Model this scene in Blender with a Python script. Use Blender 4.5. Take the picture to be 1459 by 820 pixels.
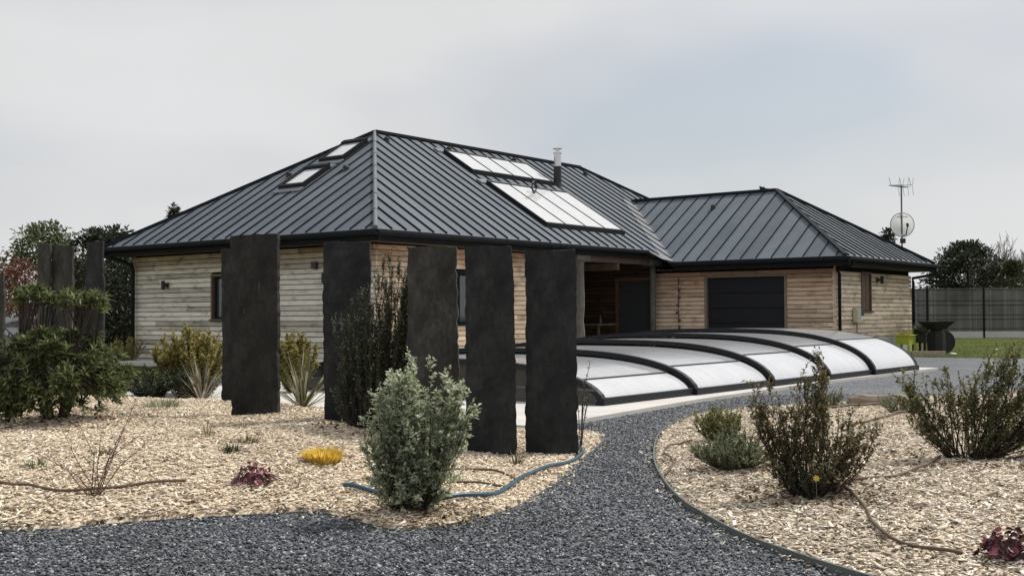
import bpy, bmesh, math, random
import numpy as np
from mathutils import Vector, Matrix

for o in list(bpy.data.objects):
    bpy.data.objects.remove(o)
random.seed(7)
RNG = np.random.default_rng(11)
scene = bpy.context.scene
COL = scene.collection
PI = math.pi

# ------------------------------------------------------------------ camera
CAM_H = 1.155
cam_data = bpy.data.cameras.new('camera')
cam = bpy.data.objects.new('camera', cam_data)
COL.objects.link(cam)
cam_data.sensor_width = 36.0
cam_data.lens = 1614.6 / 1459.0 * 36.0
cam_data.clip_end = 2000
cam.matrix_world = Matrix.Translation((0, 0, CAM_H)) @ Matrix.Rotation(PI / 2 + 0.0233, 4, 'X') @ Matrix.Rotation(-0.005, 4, 'Z')
scene.camera = cam

# ------------------------------------------------------------------ sky, sun, exposure
SUN_AZ = math.atan2(0.84, 0.54)      # from +Y towards +X
SUN_EL = math.radians(55)
world = bpy.data.worlds.new('World')
scene.world = world
world.use_nodes = True
wn, wl = world.node_tree.nodes, world.node_tree.links
wn.clear()
w_out = wn.new('ShaderNodeOutputWorld')
w_bg = wn.new('ShaderNodeBackground')
w_sky = wn.new('ShaderNodeTexSky')
w_sky.sky_type = 'NISHITA'
w_sky.sun_disc = False
w_sky.sun_elevation = SUN_EL
w_sky.sun_rotation = SUN_AZ
w_sky.air_density = 1.0
w_sky.dust_density = 1.8
w_tc = wn.new('ShaderNodeTexCoord')
w_map = wn.new('ShaderNodeMapping')
w_map.inputs['Scale'].default_value = (1.0, 1.0, 2.2)
w_map.inputs['Location'].default_value = (0.37, 0.2, 0.1)
w_n1 = wn.new('ShaderNodeTexNoise')
w_n1.inputs['Scale'].default_value = 2.6
w_n1.inputs['Detail'].default_value = 6
w_n1.inputs['Roughness'].default_value = 0.56
w_r1 = wn.new('ShaderNodeValToRGB')
w_r1.color_ramp.elements[0].position = 0.32
w_r1.color_ramp.elements[0].color = (0.455, 0.457, 0.461, 1)
w_r1.color_ramp.elements[1].position = 0.68
w_r1.color_ramp.elements[1].color = (0.492, 0.495, 0.500, 1)
w_n2 = wn.new('ShaderNodeTexNoise')
w_n2.inputs['Scale'].default_value = 1.9
w_n2.inputs['Detail'].default_value = 3
w_n2.inputs['Roughness'].default_value = 0.45
w_r2 = wn.new('ShaderNodeValToRGB')
w_r2.color_ramp.elements[0].position = 0.48
w_r2.color_ramp.elements[0].color = (0, 0, 0, 1)
w_r2.color_ramp.elements[1].position = 0.66
w_r2.color_ramp.elements[1].color = (0.46, 0.46, 0.46, 1)
w_scale = wn.new('ShaderNodeVectorMath')
w_scale.operation = 'SCALE'
w_scale.inputs['Scale'].default_value = 0.059
w_mix = wn.new('ShaderNodeMix')
w_mix.data_type = 'RGBA'
wl.new(w_tc.outputs['Generated'], w_map.inputs['Vector'])
wl.new(w_map.outputs['Vector'], w_n1.inputs['Vector'])
w_map2 = wn.new('ShaderNodeMapping')
w_map2.inputs['Scale'].default_value = (1.0, 1.0, 2.0)
w_map2.inputs['Location'].default_value = (-2.6204, 0.4423, -1.255)
wl.new(w_tc.outputs['Generated'], w_map2.inputs['Vector'])
wl.new(w_map2.outputs['Vector'], w_n2.inputs['Vector'])
wl.new(w_n1.outputs['Fac'], w_r1.inputs['Fac'])
wl.new(w_n2.outputs['Fac'], w_r2.inputs['Fac'])
wl.new(w_sky.outputs['Color'], w_scale.inputs[0])
wl.new(w_r2.outputs['Color'], w_mix.inputs['Factor'])
wl.new(w_r1.outputs['Color'], w_mix.inputs['A'])
wl.new(w_scale.outputs['Vector'], w_mix.inputs['B'])
wl.new(w_mix.outputs['Result'], w_bg.inputs['Color'])
w_bg.inputs['Strength'].default_value = 1.0
wl.new(w_bg.outputs['Background'], w_out.inputs['Surface'])

sun_data = bpy.data.lights.new('sun', 'SUN')
sun_data.energy = 2.5
sun_data.angle = math.radians(9)
sun_data.color = (1.0, 0.95, 0.87)
sun = bpy.data.objects.new('sun', sun_data)
COL.objects.link(sun)
sun_dir = Vector((math.sin(SUN_AZ) * math.cos(SUN_EL), math.cos(SUN_AZ) * math.cos(SUN_EL), math.sin(SUN_EL)))
sun.rotation_euler = sun_dir.to_track_quat('Z', 'Y').to_euler()
sun.location = (0, 0, 30)

scene.view_settings.view_transform = 'Standard'
scene.view_settings.look = 'None'
scene.view_settings.gamma = 1.0
scene.view_settings.use_curve_mapping = False
scene.view_settings.exposure = 0.64

# ------------------------------------------------------------------ materials
def nt(name):
    m = bpy.data.materials.new(name)
    m.use_nodes = True
    n = m.node_tree.nodes
    b = n['Principled BSDF']
    return m, n, m.node_tree.links, b

def setp(b, **k):
    for key, val in k.items():
        b.inputs[key.replace('_', ' ')].default_value = val

def rgba(c):
    return (c[0], c[1], c[2], 1.0)

def ramp(n, stops, interp='LINEAR'):
    r = n.new('ShaderNodeValToRGB')
    cr = r.color_ramp
    cr.interpolation = interp
    while len(cr.elements) < len(stops):
        cr.elements.new(0.5)
    for e, (p, c) in zip(cr.elements, stops):
        e.position = p
        e.color = rgba(c)
    return r

def noise(n, l, vec, scale, detail=4, rough=0.55):
    t = n.new('ShaderNodeTexNoise')
    t.inputs['Scale'].default_value = scale
    t.inputs['Detail'].default_value = detail
    t.inputs['Roughness'].default_value = rough
    if vec is not None:
        l.new(vec, t.inputs['Vector'])
    return t

def mapping(n, l, vec, scale=(1, 1, 1), rot=(0, 0, 0)):
    m = n.new('ShaderNodeMapping')
    m.inputs['Scale'].default_value = scale
    m.inputs['Rotation'].default_value = rot
    l.new(vec, m.inputs['Vector'])
    return m.outputs['Vector']

def mix(n, l, fac, a, b, mode='MIX'):
    m = n.new('ShaderNodeMix')
    m.data_type = 'RGBA'
    m.blend_type = mode
    for sock, val in (('Factor', fac), ('A', a), ('B', b)):
        if isinstance(val, (int, float)):
            m.inputs[sock].default_value = val
        elif isinstance(val, (tuple, list)):
            m.inputs[sock].default_value = rgba(val)
        else:
            l.new(val, m.inputs[sock])
    return m.outputs['Result']

def bump(n, l, b, height, strength=0.5, dist=0.01):
    bp = n.new('ShaderNodeBump')
    bp.inputs['Strength'].default_value = strength
    bp.inputs['Distance'].default_value = dist
    l.new(height, bp.inputs['Height'])
    l.new(bp.outputs['Normal'], b.inputs['Normal'])

def position(n):
    return n.new('ShaderNodeNewGeometry').outputs['Position']

def simple(name, c, rough=0.6, metal=0.0, var=0.12, nscale=6.0, bmp=0.0, spec=0.5):
    m, n, l, b = nt(name)
    setp(b, Roughness=rough, Metallic=metal)
    b.inputs['Specular IOR Level'].default_value = spec
    t = noise(n, l, position(n), nscale, 5)
    r = ramp(n, [(0.25, [x * (1 - var) for x in c]), (0.75, [min(1, x * (1 + var)) for x in c])])
    l.new(t.outputs['Fac'], r.inputs['Fac'])
    l.new(r.outputs['Color'], b.inputs['Base Color'])
    if bmp:
        t2 = noise(n, l, position(n), nscale * 12, 3)
        bump(n, l, b, t2.outputs['Fac'], bmp, 0.004)
    return m

ROT = math.atan2(0.78814, 0.61550)   # heading of the house's long side

def wood_siding(name, weathered, fresh, zsplit, zsoft):
    m, n, l, b = nt(name)
    setp(b, Roughness=0.82)
    b.inputs['Specular IOR Level'].default_value = 0.2
    pos = position(n)
    vec = mapping(n, l, pos, (1, 1, 1), (0, 0, -ROT))
    vec = mapping(n, l, vec, (1.6, 1.6, 55))
    g = noise(n, l, vec, 1.0, 6, 0.65)
    patch = noise(n, l, pos, 1.7, 3)
    sep = n.new('ShaderNodeSeparateXYZ')
    l.new(pos, sep.inputs[0])
    mr = n.new('ShaderNodeMapRange')
    mr.inputs['From Min'].default_value = zsplit - zsoft
    mr.inputs['From Max'].default_value = zsplit + zsoft
    add = n.new('ShaderNodeMath')
    add.operation = 'MULTIPLY_ADD'
    add.inputs[1].default_value = 0.9
    l.new(patch.outputs['Fac'], add.inputs[0])
    l.new(sep.outputs['Z'], add.inputs[2])
    sub = n.new('ShaderNodeMath')
    sub.operation = 'SUBTRACT'
    sub.inputs[1].default_value = 0.45
    l.new(add.outputs[0], sub.inputs[0])
    l.new(sub.outputs[0], mr.inputs['Value'])
    base = mix(n, l, mr.outputs['Result'], weathered, fresh)
    oi = n.new('ShaderNodeObjectInfo')
    rv = ramp(n, [(0.0, (0.60, 0.57, 0.53)), (0.3, (0.88, 0.86, 0.83)), (0.7, (1.05, 1.04, 1.02)), (1.0, (1.2, 1.16, 1.10))])
    l.new(oi.outputs['Random'], rv.inputs['Fac'])
    base = mix(n, l, 1.0, base, rv.outputs['Color'], 'MULTIPLY')
    gr = ramp(n, [(0.28, (0.62, 0.6, 0.58)), (0.5, (0.96, 0.95, 0.94)), (0.75, (1.1, 1.09, 1.08))])
    l.new(g.outputs['Fac'], gr.inputs['Fac'])
    base = mix(n, l, 0.85, base, gr.outputs['Color'], 'MULTIPLY')
    # dark knots and weather stains
    st = noise(n, l, mapping(n, l, pos, (1, 1, 3)), 2.6, 4, 0.6)
    sr = ramp(n, [(0.30, (0.40, 0.385, 0.37)), (0.40, (0.80, 0.77, 0.74)), (0.50, (1, 1, 1)), (0.68, (1.06, 1.05, 1.03))])
    l.new(st.outputs['Fac'], sr.inputs['Fac'])
    base = mix(n, l, 0.8, base, sr.outputs['Color'], 'MULTIPLY')
    l.new(base, b.inputs['Base Color'])
    bump(n, l, b, g.outputs['Fac'], 0.4, 0.004)
    return m

def leaf_mat(name, stops, rough=0.5, trans=0.3, spec=0.4):
    m, n, l, b = nt(name)
    setp(b, Roughness=rough)
    b.inputs['Specular IOR Level'].default_value = spec
    geo = n.new('ShaderNodeNewGeometry')
    r = ramp(n, stops)
    l.new(geo.outputs['Random Per Island'], r.inputs['Fac'])
    l.new(r.outputs['Color'], b.inputs['Base Color'])
    tr = n.new('ShaderNodeBsdfTranslucent')
    l.new(r.outputs['Color'], tr.inputs['Color'])
    ms = n.new('ShaderNodeMixShader')
    ms.inputs['Fac'].default_value = trans
    l.new(b.outputs['BSDF'], ms.inputs[1])
    l.new(tr.outputs['BSDF'], ms.inputs[2])
    l.new(ms.outputs['Shader'], n['Material Output'].inputs['Surface'])
    return m

def island_mat(name, stops, rough=0.8, spec=0.3, bmp=0.3, bscale=90):
    m, n, l, b = nt(name)
    setp(b, Roughness=rough)
    b.inputs['Specular IOR Level'].default_value = spec
    geo = n.new('ShaderNodeNewGeometry')
    r = ramp(n, stops)
    l.new(geo.outputs['Random Per Island'], r.inputs['Fac'])
    big = noise(n, l, geo.outputs['Position'], 0.9, 3)
    br = ramp(n, [(0.3, (0.66, 0.63, 0.60)), (0.48, (0.98, 0.97, 0.96)), (0.7, (1.1, 1.1, 1.1))])
    l.new(big.outputs['Fac'], br.inputs['Fac'])
    c = mix(n, l, 1.0, r.outputs['Color'], br.outputs['Color'], 'MULTIPLY')
    l.new(c, b.inputs['Base Color'])
    t = noise(n, l, geo.outputs['Position'], bscale, 3)
    bump(n, l, b, t.outputs['Fac'], bmp, 0.003)
    return m

M = {}
def build_materials():
    # standing seam metal
    m, n, l, b = nt('seam_metal')
    setp(b, Roughness=0.42, Metallic=0.0)
    b.inputs['Specular IOR Level'].default_value = 0.2
    pos = position(n)
    t = noise(n, l, pos, 1.1, 5, 0.6)
    t2 = noise(n, l, pos, 22, 3, 0.6)
    oi = n.new('ShaderNodeObjectInfo')
    r = ramp(n, [(0.3, (0.092, 0.112, 0.136)), (0.7, (0.126, 0.148, 0.174))])
    l.new(t.outputs['Fac'], r.inputs['Fac'])
    rv = ramp(n, [(0, (0.86, 0.87, 0.88)), (1, (1.1, 1.1, 1.1))])
    l.new(oi.outputs['Random'], rv.inputs['Fac'])
    c = mix(n, l, 1.0, r.outputs['Color'], rv.outputs['Color'], 'MULTIPLY')
    r3 = ramp(n, [(0.3, (0.9, 0.9, 0.9)), (0.7, (1.08, 1.08, 1.08))])
    l.new(t2.outputs['Fac'], r3.inputs['Fac'])
    c = mix(n, l, 0.7, c, r3.outputs['Color'], 'MULTIPLY')
    l.new(c, b.inputs['Base Color'])
    rr = n.new('ShaderNodeMapRange')
    rr.inputs['To Min'].default_value = 0.58
    rr.inputs['To Max'].default_value = 0.75
    l.new(t.outputs['Fac'], rr.inputs['Value'])
    l.new(rr.outputs['Result'], b.inputs['Roughness'])
    bump(n, l, b, t.outputs['Fac'], 0.25, 0.03)
    M['roof'] = m
    M['seam'] = simple('seam_fold', (0.022, 0.0255, 0.030), 0.75, 0.0, spec=.08)
    M['capgrey'] = simple('hip_cap_metal', (0.15, 0.165, 0.185), 0.6, 0.0, spec=.25)
    M['flash'] = simple('valley_metal', (0.17, 0.185, 0.205), 0.65, 0.0, 0.15, 3, spec=.2)
    M['dark'] = simple('anthracite', (0.014, 0.0155, 0.018), 0.7, 0.0, 0.2, spec=.12)
    M['fascia'] = simple('fascia_paint', (0.015, 0.015, 0.016), 0.75, 0.0, 0.2, spec=.08)
    M['soffit'] = simple('soffit_boards', (0.06, 0.036, 0.024), 0.7, 0.0, 0.25, 4)
    M['door'] = simple('garage_door_paint', (0.015, 0.0165, 0.021), 0.55, 0.0, 0.1, spec=.22)
    M['core'] = simple('wall_membrane', (0.012, 0.010, 0.008), 0.95, spec=.1)
    M['plinth'] = simple('plinth_render', (0.52, 0.52, 0.51), 0.85, 0, 0.12, 3, 0.3)
    M['steel'] = simple('stainless', (0.62, 0.62, 0.61), 0.28, 0.9, 0.1)
    M['black'] = simple('black_paint', (0.012, 0.012, 0.013), 0.45)
    M['brownframe'] = simple('brown_frame', (0.115, 0.068, 0.042), 0.6, 0, 0.25, 8)
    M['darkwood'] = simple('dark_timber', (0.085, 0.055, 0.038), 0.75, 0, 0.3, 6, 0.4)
    M['post'] = simple('weathered_post', (0.11, 0.10, 0.088), 0.85, 0, 0.35, 7, 0.6)
    M['jamb'] = simple('door_jamb', (0.20, 0.165, 0.12), 0.75, 0, 0.2, 8)
    M['planks_left'] = wood_siding('siding_silvered', (0.70, 0.68, 0.635), (0.52, 0.40, 0.28), 2.33, 0.22)
    M['planks_right'] = wood_siding('siding_warm', (0.82, 0.67, 0.52), (0.55, 0.37, 0.24), 2.3, 0.25)
    M['planks_garage'] = wood_siding('siding_tan', (0.70, 0.57, 0.45), (0.52, 0.35, 0.24), 1.75, 0.5)
    M['planks_end'] = wood_siding('siding_pale', (0.84, 0.72, 0.59), (0.60, 0.46, 0.34), 2.15, 0.25)
    M['planks_recess_shade'] = wood_siding('siding_recess_shade', (0.085, 0.052, 0.034), (0.075, 0.045, 0.03), 1.5, 0.5)  # brown boards coloured darker to carry the shade of the deep recess
    # glass
    m, n, l, b = nt('window_glass')
    setp(b, Roughness=0.04, Base_Color=(0.05, 0.055, 0.06, 1))
    b.inputs['Specular IOR Level'].default_value = 0.8
    M['glass'] = m
    m, n, l, b = nt('panel_glass')
    setp(b, Roughness=0.07)
    b.inputs['Coat Weight'].default_value = 0.6
    t = noise(n, l, position(n), 5, 4)
    r = ramp(n, [(0.3, (0.58, 0.59, 0.60)), (0.7, (0.66, 0.67, 0.68))])
    l.new(t.outputs['Fac'], r.inputs['Fac'])
    l.new(r.outputs['Color'], b.inputs['Base Color'])
    M['pvglass'] = m
    # polycarbonate
    m, n, l, b = nt('polycarbonate')
    setp(b, Roughness=0.13)
    t = noise(n, l, position(n), 1.5, 5)
    r = ramp(n, [(0.3, (0.56, 0.575, 0.605)), (0.7, (0.64, 0.655, 0.69))])
    l.new(t.outputs['Fac'], r.inputs['Fac'])
    dirt = noise(n, l, position(n), 30, 4, 0.7)
    dr = ramp(n, [(0.35, (0.86, 0.86, 0.86)), (0.6, (1, 1, 1))])
    l.new(dirt.outputs['Fac'], dr.inputs['Fac'])
    wv = n.new('ShaderNodeTexWave')
    wv.wave_type = 'BANDS'
    wv.bands_direction = 'Y'
    wv.inputs['Scale'].default_value = 9.0
    wv.inputs['Distortion'].default_value = 0.0
    tcn = n.new('ShaderNodeTexCoord')
    l.new(mapping(n, l, tcn.outputs['Object'], (1, 1, 1)), wv.inputs['Vector'])
    wr = ramp(n, [(0.02, (0.90, 0.90, 0.91)), (0.12, (1, 1, 1))])
    l.new(wv.outputs['Fac'], wr.inputs['Fac'])
    base_ = mix(n, l, 0.5, r.outputs['Color'], dr.outputs['Color'], 'MULTIPLY')
    run = noise(n, l, mapping(n, l, tcn.outputs['Object'], (7, .6, .6)), 1.0, 5, .6)
    rn = ramp(n, [(0.3, (0.84, 0.84, 0.83)), (0.6, (1, 1, 1))])
    l.new(run.outputs['Fac'], rn.inputs['Fac'])
    base_ = mix(n, l, 0.55, base_, rn.outputs['Color'], 'MULTIPLY')
    l.new(mix(n, l, 0.8, base_, wr.outputs['Color'], 'MULTIPLY'), b.inputs['Base Color'])
    M['poly'] = m
    m2 = m.copy()
    m2.name = 'polycarbonate_grey'
    for nd in m2.node_tree.nodes:
        if nd.type == 'VALTORGB' and abs(nd.color_ramp.elements[0].color[0] - .56) < .01:
            nd.color_ramp.elements[0].color = (0.39, 0.40, 0.42, 1)
            nd.color_ramp.elements[1].color = (0.46, 0.47, 0.49, 1)
    M['poly_top'] = m2
    m, n, l, b = nt('smoked_panel')
    setp(b, Roughness=0.12, Base_Color=(0.02, 0.021, 0.023, 1))
    M['smoke'] = m
    M['alu'] = simple('anthracite_frame', (0.009, 0.010, 0.013), 0.45, 0.0, 0.15, spec=.25)
    M['alulite'] = simple('grey_frame', (0.065, 0.07, 0.082), 0.4, 0.1, 0.15)
    # ground materials
    m, n, l, b = nt('gravel')
    setp(b, Roughness=0.75)
    pos = position(n)
    vo = n.new('ShaderNodeTexVoronoi')
    vo.inputs['Scale'].default_value = 70
    l.new(pos, vo.inputs['Vector'])
    bw = n.new('ShaderNodeRGBToBW')
    l.new(vo.outputs['Color'], bw.inputs[0])
    r = ramp(n, [(0.2, (0.030, 0.034, 0.041)), (0.5, (0.080, 0.089, 0.105)), (0.74, (0.15, 0.162, 0.182)), (0.86, (0.34, 0.35, 0.36))])
    l.new(bw.outputs[0], r.inputs['Fac'])
    big = noise(n, l, pos, 1.1, 4)
    br = ramp(n, [(0.3, (0.8, 0.8, 0.82)), (0.7, (1.15, 1.15, 1.15))])
    l.new(big.outputs['Fac'], br.inputs['Fac'])
    ed = ramp(n, [(0.0, (1, 1, 1)), (0.6, (0.9, 0.9, 0.9)), (1.0, (0.35, 0.35, 0.35))])
    vs = n.new('ShaderNodeMath'); vs.operation = 'MULTIPLY'; vs.inputs[1].default_value = 1.2
    l.new(vo.outputs['Distance'], vs.inputs[0])
    l.new(vs.outputs[0], ed.inputs['Fac'])
    c = mix(n, l, 1.0, r.outputs['Color'], br.outputs['Color'], 'MULTIPLY')
    l.new(c, b.inputs['Base Color'])
    inv = n.new('ShaderNodeMath'); inv.operation = 'SUBTRACT'; inv.inputs[0].default_value = 1.0
    l.new(vs.outputs[0], inv.inputs[1])
    bump(n, l, b, inv.outputs[0], 0.9, 0.012)
    M['gravel'] = m
    M['stone'] = island_mat('gravel_stone', [(0.0, (0.026, 0.030, 0.037)), (0.35, (0.066, 0.075, 0.090)), (0.66, (0.130, 0.143, 0.168)), (0.86, (0.24, 0.255, 0.28)), (0.97, (0.46, 0.47, 0.48)), (1.0, (0.55, 0.55, 0.54))], 0.7, 0.4, 0.5, 120)
    m, n, l, b = nt('mulch')
    setp(b, Roughness=0.9)
    pos = position(n)
    vo = n.new('ShaderNodeTexVoronoi')
    vo.inputs['Scale'].default_value = 38
    l.new(mapping(n, l, pos, (1.0, 1.9, 1)), vo.inputs['Vector'])
    bw = n.new('ShaderNodeRGBToBW')
    l.new(vo.outputs['Color'], bw.inputs[0])
    r = ramp(n, [(0.18, (0.12, 0.085, 0.055)), (0.36, (0.45, 0.36, 0.26)), (0.62, (0.68, 0.58, 0.445)), (0.9, (0.80, 0.72, 0.58))])
    l.new(bw.outputs[0], r.inputs['Fac'])
    big = noise(n, l, pos, 1.3, 4)
    br = ramp(n, [(0.3, (0.75, 0.72, 0.7)), (0.65, (1.08, 1.06, 1.05))])
    l.new(big.outputs['Fac'], br.inputs['Fac'])
    l.new(mix(n, l, 1.0, r.outputs['Color'], br.outputs['Color'], 'MULTIPLY'), b.inputs['Base Color'])
    bump(n, l, b, bw.outputs[0], 0.8, 0.012)
    M['mulch'] = m
    M['chip'] = island_mat('wood_chip', [(0.0, (0.15, 0.105, 0.07)), (0.09, (0.46, 0.36, 0.25)), (0.28, (0.74, 0.63, 0.475)), (0.7, (0.85, 0.76, 0.61)), (1.0, (0.90, 0.85, 0.75))], 0.85, 0.2, 0.3, 60)
    M['chip_r'] = island_mat('wood_chip_greyed', [(0.0, (0.08, 0.06, 0.045)), (0.16, (0.29, 0.235, 0.175)), (0.38, (0.60, 0.525, 0.42)), (0.72, (0.78, 0.71, 0.60)), (1.0, (0.90, 0.86, 0.77))], 0.85, 0.2, 0.3, 60)
    M['litter'] = island_mat('dry_leaf', [(0, (0.05, 0.032, 0.018)), (0.6, (0.13, 0.08, 0.04)), (1, (0.26, 0.17, 0.09))], 0.8, .2)
    M['concrete'] = simple('pale_concrete', (0.52, 0.505, 0.48), 0.85, 0, 0.12, 2.0, 0.25)
    M['concrete_d'] = simple('concrete_edge', (0.24, 0.225, 0.20), 0.9, 0, 0.2, 3.0, 0.3)
    m, n, l, b = nt('lawn')
    setp(b, Roughness=0.95)
    b.inputs['Specular IOR Level'].default_value = 0.05
    pos = position(n)
    t = noise(n, l, pos, 0.55, 6, 0.65)
    t2 = noise(n, l, pos, 26, 4, 0.7)
    r = ramp(n, [(0.3, (0.048, 0.070, 0.016)), (0.5, (0.072, 0.092, 0.022)), (0.68, (0.125, 0.115, 0.042))])
    l.new(t.outputs['Fac'], r.inputs['Fac'])
    r2 = ramp(n, [(0.25, (0.55, 0.55, 0.55)), (0.75, (1.3, 1.3, 1.3))])
    l.new(t2.outputs['Fac'], r2.inputs['Fac'])
    l.new(mix(n, l, 1.0, r.outputs['Color'], r2.outputs['Color'], 'MULTIPLY'), b.inputs['Base Color'])
    bump(n, l, b, t2.outputs['Fac'], 0.8, 0.03)
    M['lawn'] = m
    M['blade'] = leaf_mat('grass_blade', [(0, (0.045, 0.068, 0.014)), (0.6, (0.075, 0.10, 0.024)), (1, (0.14, 0.13, 0.05))], 0.7, 0.2)
    # slate
    def slate(name, c, c2):
        m, n, l, b = nt(name)
        setp(b, Roughness=0.75)
        b.inputs['Specular IOR Level'].default_value = 0.15
        pos = n.new('ShaderNodeTexCoord').outputs['Object']
        st = noise(n, l, mapping(n, l, pos, (4.5, 4.5, 2.0)), 1.3, 8, 0.72)
        bl = noise(n, l, pos, 5.5, 7, 0.7)
        r = ramp(n, [(0.28, [x * 0.5 for x in c]), (0.5, c), (0.66, c2), (0.8, [x * 1.2 for x in c2])])
        l.new(st.outputs['Fac'], r.inputs['Fac'])
        sp = noise(n, l, mapping(n, l, pos, (1, 1, 0.35)), 16, 3, 0.6)
        sr = ramp(n, [(0.735, (0, 0, 0)), (0.78, (1, 1, 1))])
        l.new(sp.outputs['Fac'], sr.inputs['Fac'])
        c_ = mix(n, l, sr.outputs['Color'], r.outputs['Color'], (0.20, 0.20, 0.19))
        br = ramp(n, [(0.35, (0.75, 0.75, 0.75)), (0.7, (1.3, 1.28, 1.22))])
        l.new(bl.outputs['Fac'], br.inputs['Fac'])
        l.new(mix(n, l, 1, c_, br.outputs['Color'], 'MULTIPLY'), b.inputs['Base Color'])
        lay = noise(n, l, mapping(n, l, pos, (3.5, 3.5, 1.1)), 2.0, 8, 0.75)
        stp = ramp(n, [(0.36, (0, 0, 0)), (0.40, (.5, .5, .5)), (0.55, (.5, .5, .5)), (0.575, (1, 1, 1))])
        l.new(lay.outputs['Fac'], stp.inputs['Fac'])
        addh = mix(n, l, 0.5, bl.outputs['Color'] if 'Color' in bl.outputs else bl.outputs['Fac'], stp.outputs['Color'], 'ADD')
        bump(n, l, b, addh, 0.55, 0.015)
        return m
    M['slate'] = slate('slate_black', (0.025, 0.0265, 0.0285), (0.044, 0.0455, 0.048))
    M['slate_brown'] = slate('slate_brownish', (0.027, 0.0265, 0.0255), (0.046, 0.045, 0.043))
    M['slate_grey'] = slate('slate_weathered', (0.043, 0.0425, 0.040), (0.085, 0.084, 0.079))
    # plants
    M['l_rhodo'] = leaf_mat('rhododendron_leaf', [(0, (0.055, 0.08, 0.03)), (0.55, (0.115, 0.145, 0.052)), (0.85, (0.19, 0.215, 0.088)), (1, (0.31, 0.32, 0.16))], 0.38, 0.38, 0.5)
    M['l_silver'] = leaf_mat('silver_leaf', [(0, (0.22, 0.27, 0.15)), (0.45, (0.42, 0.475, 0.31)), (0.8, (0.60, 0.635, 0.47)), (1, (0.76, 0.78, 0.63))], 0.5, 0.5)
    M['l_rosemary'] = leaf_mat('rosemary_leaf', [(0, (0.030, 0.042, 0.022)), (0.6, (0.07, 0.086, 0.045)), (0.9, (0.14, 0.155, 0.09)), (1, (0.36, 0.36, 0.31))], 0.6, 0.2)
    M['l_bronze'] = leaf_mat('bronze_leaf', [(0, (0.065, 0.052, 0.028)), (0.5, (0.14, 0.12, 0.056)), (0.85, (0.18, 0.185, 0.08)), (1, (0.32, 0.20, 0.12))], 0.45, 0.35)
    M['l_bronze2'] = leaf_mat('dark_olive_leaf', [(0, (0.058, 0.058, 0.027)), (0.5, (0.13, 0.13, 0.056)), (0.85, (0.18, 0.19, 0.08)), (1, (0.31, 0.25, 0.14))], 0.45, 0.35)
    M['l_sage'] = leaf_mat('sage_leaf', [(0, (0.08, 0.105, 0.048)), (0.6, (0.18, 0.21, 0.115)), (1, (0.36, 0.38, 0.25))], 0.65, 0.4)
    M['l_lime'] = leaf_mat('upright_leaf', [(0, (0.10, 0.12, 0.04)), (0.6, (0.21, 0.22, 0.085)), (1, (0.38, 0.36, 0.18))], 0.6, 0.4)
    M['l_yellow'] = leaf_mat('yellow_leaf', [(0, (0.46, 0.31, 0.03)), (0.5, (0.80, 0.57, 0.085)), (1, (0.90, 0.72, 0.22))], 0.55, 0.4)
    M['l_tuft'] = leaf_mat('ochre_grass', [(0, (0.13, 0.12, 0.035)), (0.5, (0.31, 0.275, 0.085)), (1, (0.50, 0.43, 0.17))], 0.6, 0.4)
    M['l_yucca'] = leaf_mat('yucca_leaf', [(0, (0.07, 0.085, 0.035)), (0.6, (0.18, 0.18, 0.10)), (1, (0.46, 0.41, 0.32))], 0.55, 0.2)
    M['l_dryyucca'] = leaf_mat('dry_yucca_leaf', [(0, (0.12, 0.10, 0.065)), (0.6, (0.26, 0.225, 0.16)), (1, (0.46, 0.41, 0.32))], 0.6, 0.2)
    M['l_plum'] = leaf_mat('plum_leaf', [(0, (0.030, 0.008, 0.012)), (0.55, (0.085, 0.018, 0.028)), (0.8, (0.20, 0.045, 0.070)), (1, (0.46, 0.16, 0.22))], 0.4, 0.35)
    M['l_hedge'] = leaf_mat('hedge_leaf', [(0, (0.022, 0.032, 0.015)), (0.6, (0.048, 0.064, 0.028)), (1, (0.095, 0.11, 0.052))], 0.55, 0.3)
    M['l_pine'] = leaf_mat('pine_needles', [(0, (0.018, 0.025, 0.016)), (0.6, (0.038, 0.048, 0.029)), (1, (0.08, 0.088, 0.052))], 0.6, 0.25)
    M['l_tree'] = leaf_mat('tree_leaf', [(0, (0.05, 0.07, 0.028)), (0.6, (0.105, 0.13, 0.06)), (1, (0.18, 0.20, 0.11))], 0.55, 0.35)
    M['l_red'] = leaf_mat('red_leaf', [(0, (0.07, 0.025, 0.018)), (0.6, (0.15, 0.05, 0.035)), (1, (0.22, 0.11, 0.06))], 0.55, 0.3)
    M['l_olive'] = leaf_mat('olive_tree_leaf', [(0, (0.030, 0.036, 0.016)), (0.6, (0.062, 0.068, 0.030)), (1, (0.10, 0.10, 0.05))], 0.6, 0.2)
    M['stem'] = simple('brown_stem', (0.075, 0.052, 0.036), 0.85, 0, 0.3, 14)
    M['stem_dark'] = simple('dark_stem', (0.035, 0.027, 0.021), 0.85, 0, 0.3, 14)
    M['twig'] = simple('red_brown_twig', (0.12, 0.070, 0.055), 0.8, 0, 0.25, 14)
    M['bark'] = simple('bark', (0.060, 0.048, 0.038), 0.9, 0, 0.35, 9, 0.6)
    M['greytwig'] = simple('grey_twig', (0.16, 0.145, 0.125), 0.9, 0, 0.25, 9)
    M['hose'] = simple('blue_hose', (0.018, 0.068, 0.115), 0.4, 0, 0.25, 20)
    M['drip'] = simple('brown_drip_pipe', (0.105, 0.070, 0.045), 0.7, 0, 0.3, 20)
    M['edging'] = simple('edging_metal', (0.11, 0.125, 0.12), 0.6, 0.1, 0.2, 8)
    M['lime'] = simple('lime_plastic', (0.42, 0.47, 0.06), 0.45, 0, 0.08)
    M['planter_dark'] = simple('planter_dark_plastic', (0.022, 0.026, 0.024), 0.5)
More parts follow.
